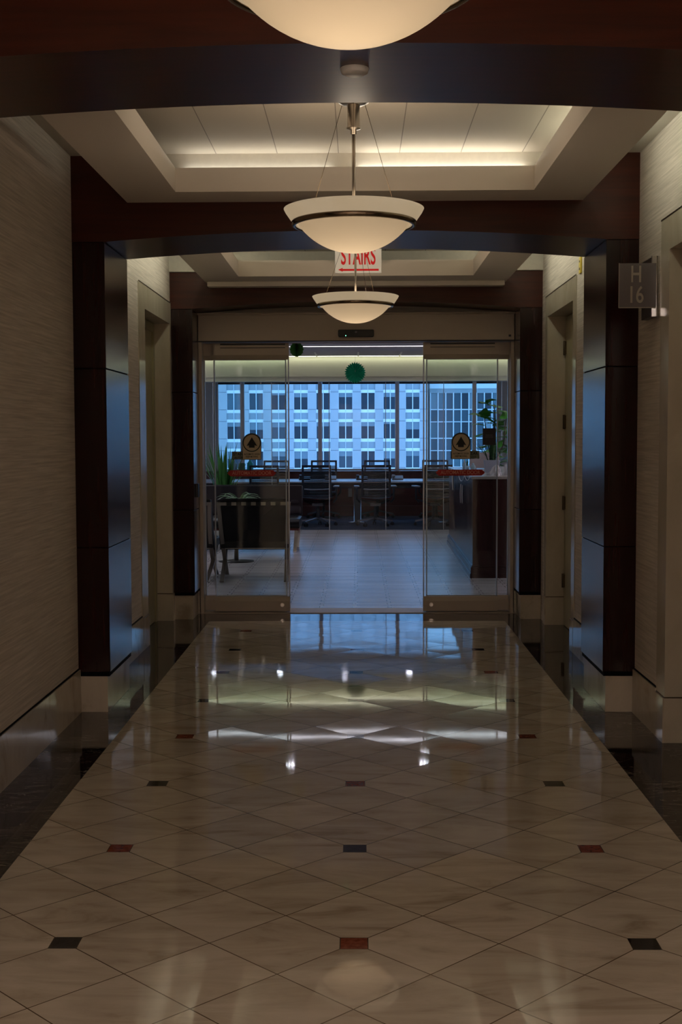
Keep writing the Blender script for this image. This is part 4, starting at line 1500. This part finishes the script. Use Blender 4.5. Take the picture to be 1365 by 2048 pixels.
MB().lathe([(0, 0.23), (0.026, 0.23), (0.026, 0.262), (0, 0.264)], 20).build('cap', 'white', r)


# ------------------------------------------------------------------ tissue paper rosettes
def rosette(name, cx, cy, cz, R, n, depth, mat, label, ball=False):
    r = empty(name, (cx, cy, cz))
    b = MB()
    if not ball:
        c = [b.add([(0, s * depth * 0.15, 0)]) for s in (-1, 1)]
        for s, ci in zip((-1, 1), c):
            ring = []
            for k in range(2 * n):
                a = pi * k / n
                rr = R if k % 2 == 0 else R * 0.83
                yy = s * depth / 2 * (1.0 if k % 2 == 0 else 0.15)
                ring.append(b.add([(rr * cos(a), yy, rr * sin(a))]))
            for k in range(2 * n):
                b.face([ci, ring[k], ring[(k + 1) % (2 * n)]])
    else:
        n2 = 26
        for k in range(n2):
            a = pi * k / n2
            seg = 14
            pr = [(0, -R)] + [(R * cos(-pi / 2 + pi * i / seg) * (1.0 if i % 2 else 0.88), R * sin(-pi / 2 + pi * i / seg)) for i in range(1, seg)] + [(0, R)]
            for s in (-1, 1):
                i0 = b.add([(s * q[0] * cos(a), s * q[0] * sin(a), q[1]) for q in pr])
                b.face([i0 + i for i in range(len(pr))])
    b.build('paper_folds', mat, r, fixn=False)
    MB().tube([(0, 0, R * 0.9), (0, 0, ZL - cz)], 0.0015, 6).build('thread', 'string', r)
    MB().tube([(0, -depth * 0.2 - 0.002, 0.01), (0, -depth * 0.2 - 0.002, 0.045)], 0.003, 6).build('tag_string', 'paper', r)
    tag(r, label, 'decoration', 'paper decorations on the lounge ceiling')


rosette('paper_rosette', -0.028, 19.60, 2.506, 0.168, 27, 0.06, 'greenpaper', 'bright green paper rosette hanging in the middle of the doorway')
rosette('paper_ball', -0.665, 14.0, 2.480, 0.080, 20, 0.16, 'greenpaper2', 'dark green honeycomb paper ball by the left door leaf', ball=True)

# ------------------------------------------------------------------ office block across the street
YF = 150.0
office = tag(empty('office_building', (0, YF, 0)), 'pale stone office block with rows of dark windows across the street', 'building')
P0X, BW = -14.82, 2.668
FH = 3.47
ZT = 4.82      # sill of the top row in view
body = MB()
nb0, nb1 = -9, 8
xl = P0X + (nb0 - 0.5) * BW
xr = P0X + (nb1 + 0.5) * BW
body.box(xl, xr, 0.25, 14.0, -30, 24, 0)
for k in range(nb0, nb1 + 2):       # pilasters
    x = P0X + (k - 0.5) * BW
    body.box(x - 0.47, x + 0.47, -0.30, 0.3, -30, 24, 0)
for fl in range(-6, 6):
    z = ZT + fl * FH
    for k in range(nb0, nb1 + 1):
        x = P0X + k * BW
        body.box(x - 0.86, x - 0.04, -0.12, 0.3, z - 0.38, z + 0.0, 1)
        body.box(x + 0.04, x + 0.86, -0.12, 0.3, z - 0.38, z + 0.0, 1)
        body.box(x - 0.86, x - 0.04, -0.12, 0.3, z - 1.50, z - 1.14, 1)
        body.box(x + 0.04, x + 0.86, -0.12, 0.3, z - 1.50, z - 1.14, 1)
        body.box(x - 0.86, x + 0.86, 0.0, 0.3, z - 1.14, z - 0.38, 2)
        body.box(x - 0.03, x + 0.03, -0.14, 0.3, z - 1.5, z, 3)
    for k in range(nb0, nb1 + 2):
        x = P0X + (k - 0.5) * BW
        body.box(x - 0.48, x + 0.48, -0.305, -0.28, z - 0.02, z + 0.05, 4)
        body.box(x - 0.48, x + 0.48, -0.305, -0.28, z - 1.42, z - 1.35, 4)
body.build('facade', ['bstone', 'bwhite', 'bpanel', 'bframe', 'joint'], office, fixn=False)
br = random.Random(5)


def make_window(kind):
    b = MB()
    g = {'dark': 0, 'blue': 1, 'shade': 4}[kind[0]]
    hb = kind[1]
    H = 1.97
    b.box(-0.85, 0.85, 0.10, 0.2, 0, H, g)
    if hb > 0:
        b.box(-0.78, 0.78, 0.06, 0.12, H * (1 - hb), H, 2)
    for x in (-0.85, 0.85, 0.0):
        b.box(x - 0.05, x + 0.05, -0.10, 0.2, 0, H, 3)
    return b


protos = []
for kd in (('dark', 0.0), ('dark', 0.25), ('dark', 0.45), ('blue', 0.0), ('shade', 0.3), ('shade', 0.0), ('dark', 0.12)):
    o = make_window(kd).build('window', ['bglass', 'bglass2', 'bblind', 'bframe', 'bglass3'], office, fixn=False)
    protos.append(o)
used = set()
special = {(0, 0): 3, (1, 0): 5, (0, 2): 0, (-1, 2): 5}
cnt = 0
for fl in (1, 0, -1, -2, -3):
    for k in range(-5, 9):
        i = special.get((k, fl))
        if i is None:
            i = br.choice([0, 0, 1, 1, 2, 4, 6, 0])
        o = protos[i] if i not in used else protos[i].copy()
        if i in used:
            COL.objects.link(o)
            o.parent = office
        used.add(i)
        o.location = (P0X + k * BW, 0, ZT + fl * FH)
        cnt += 1
for i, o in enumerate(protos):
    if i not in used:
        bpy.data.objects.remove(o)

# glazed wing to the right
wing = tag(empty('glazed_wing', (8.75, YF + 2.0, 0)), 'glass curtain wall wing right of the stone office block', 'building')
b = MB()
b.box(0, 24, 0.3, 12, -30, 6.8, 5)
b.box(-0.1, 24, 0.1, 12, 6.8, 7.35, 5)
b.box(-0.1, 24, -0.2, 12, 7.35, 7.9, 3)
b.box(-0.1, 24, 0.4, 12, 7.9, 14, 5)
mw_ = 0.93
for fl in range(-8, 1):
    z = ZT + fl * FH
    for i in range(26):
        x0 = i * mw_
        c = br.choice([0, 1, 1, 2, 4, 4])
        b.box(x0 + 0.03, x0 + mw_ - 0.03, 0.2, 0.32, z + 0.04, z + 1.95, c)
        b.box(x0 + 0.03, x0 + mw_ - 0.03, 0.2, 0.32, z - 1.46, z - 0.04, br.choice([4, 4, 0, 4]))
    b.box(-0.1, 24, 0.05, 0.32, z - 0.06, z + 0.06, 3)
    b.box(-0.1, 24, 0.05, 0.32, z - 1.53, z - 1.43, 3)
for i in range(26):
    x0 = i * mw_
    b.box(x0 - 0.06, x0 + 0.06, -0.02, 0.32, -30, 6.85, 3)
b.build('curtain_wall', ['bglass', 'bglass2', 'bblind', 'bframe', 'bglass3', 'bpanel'], wing, fixn=False)

bpy.context.view_layer.update()
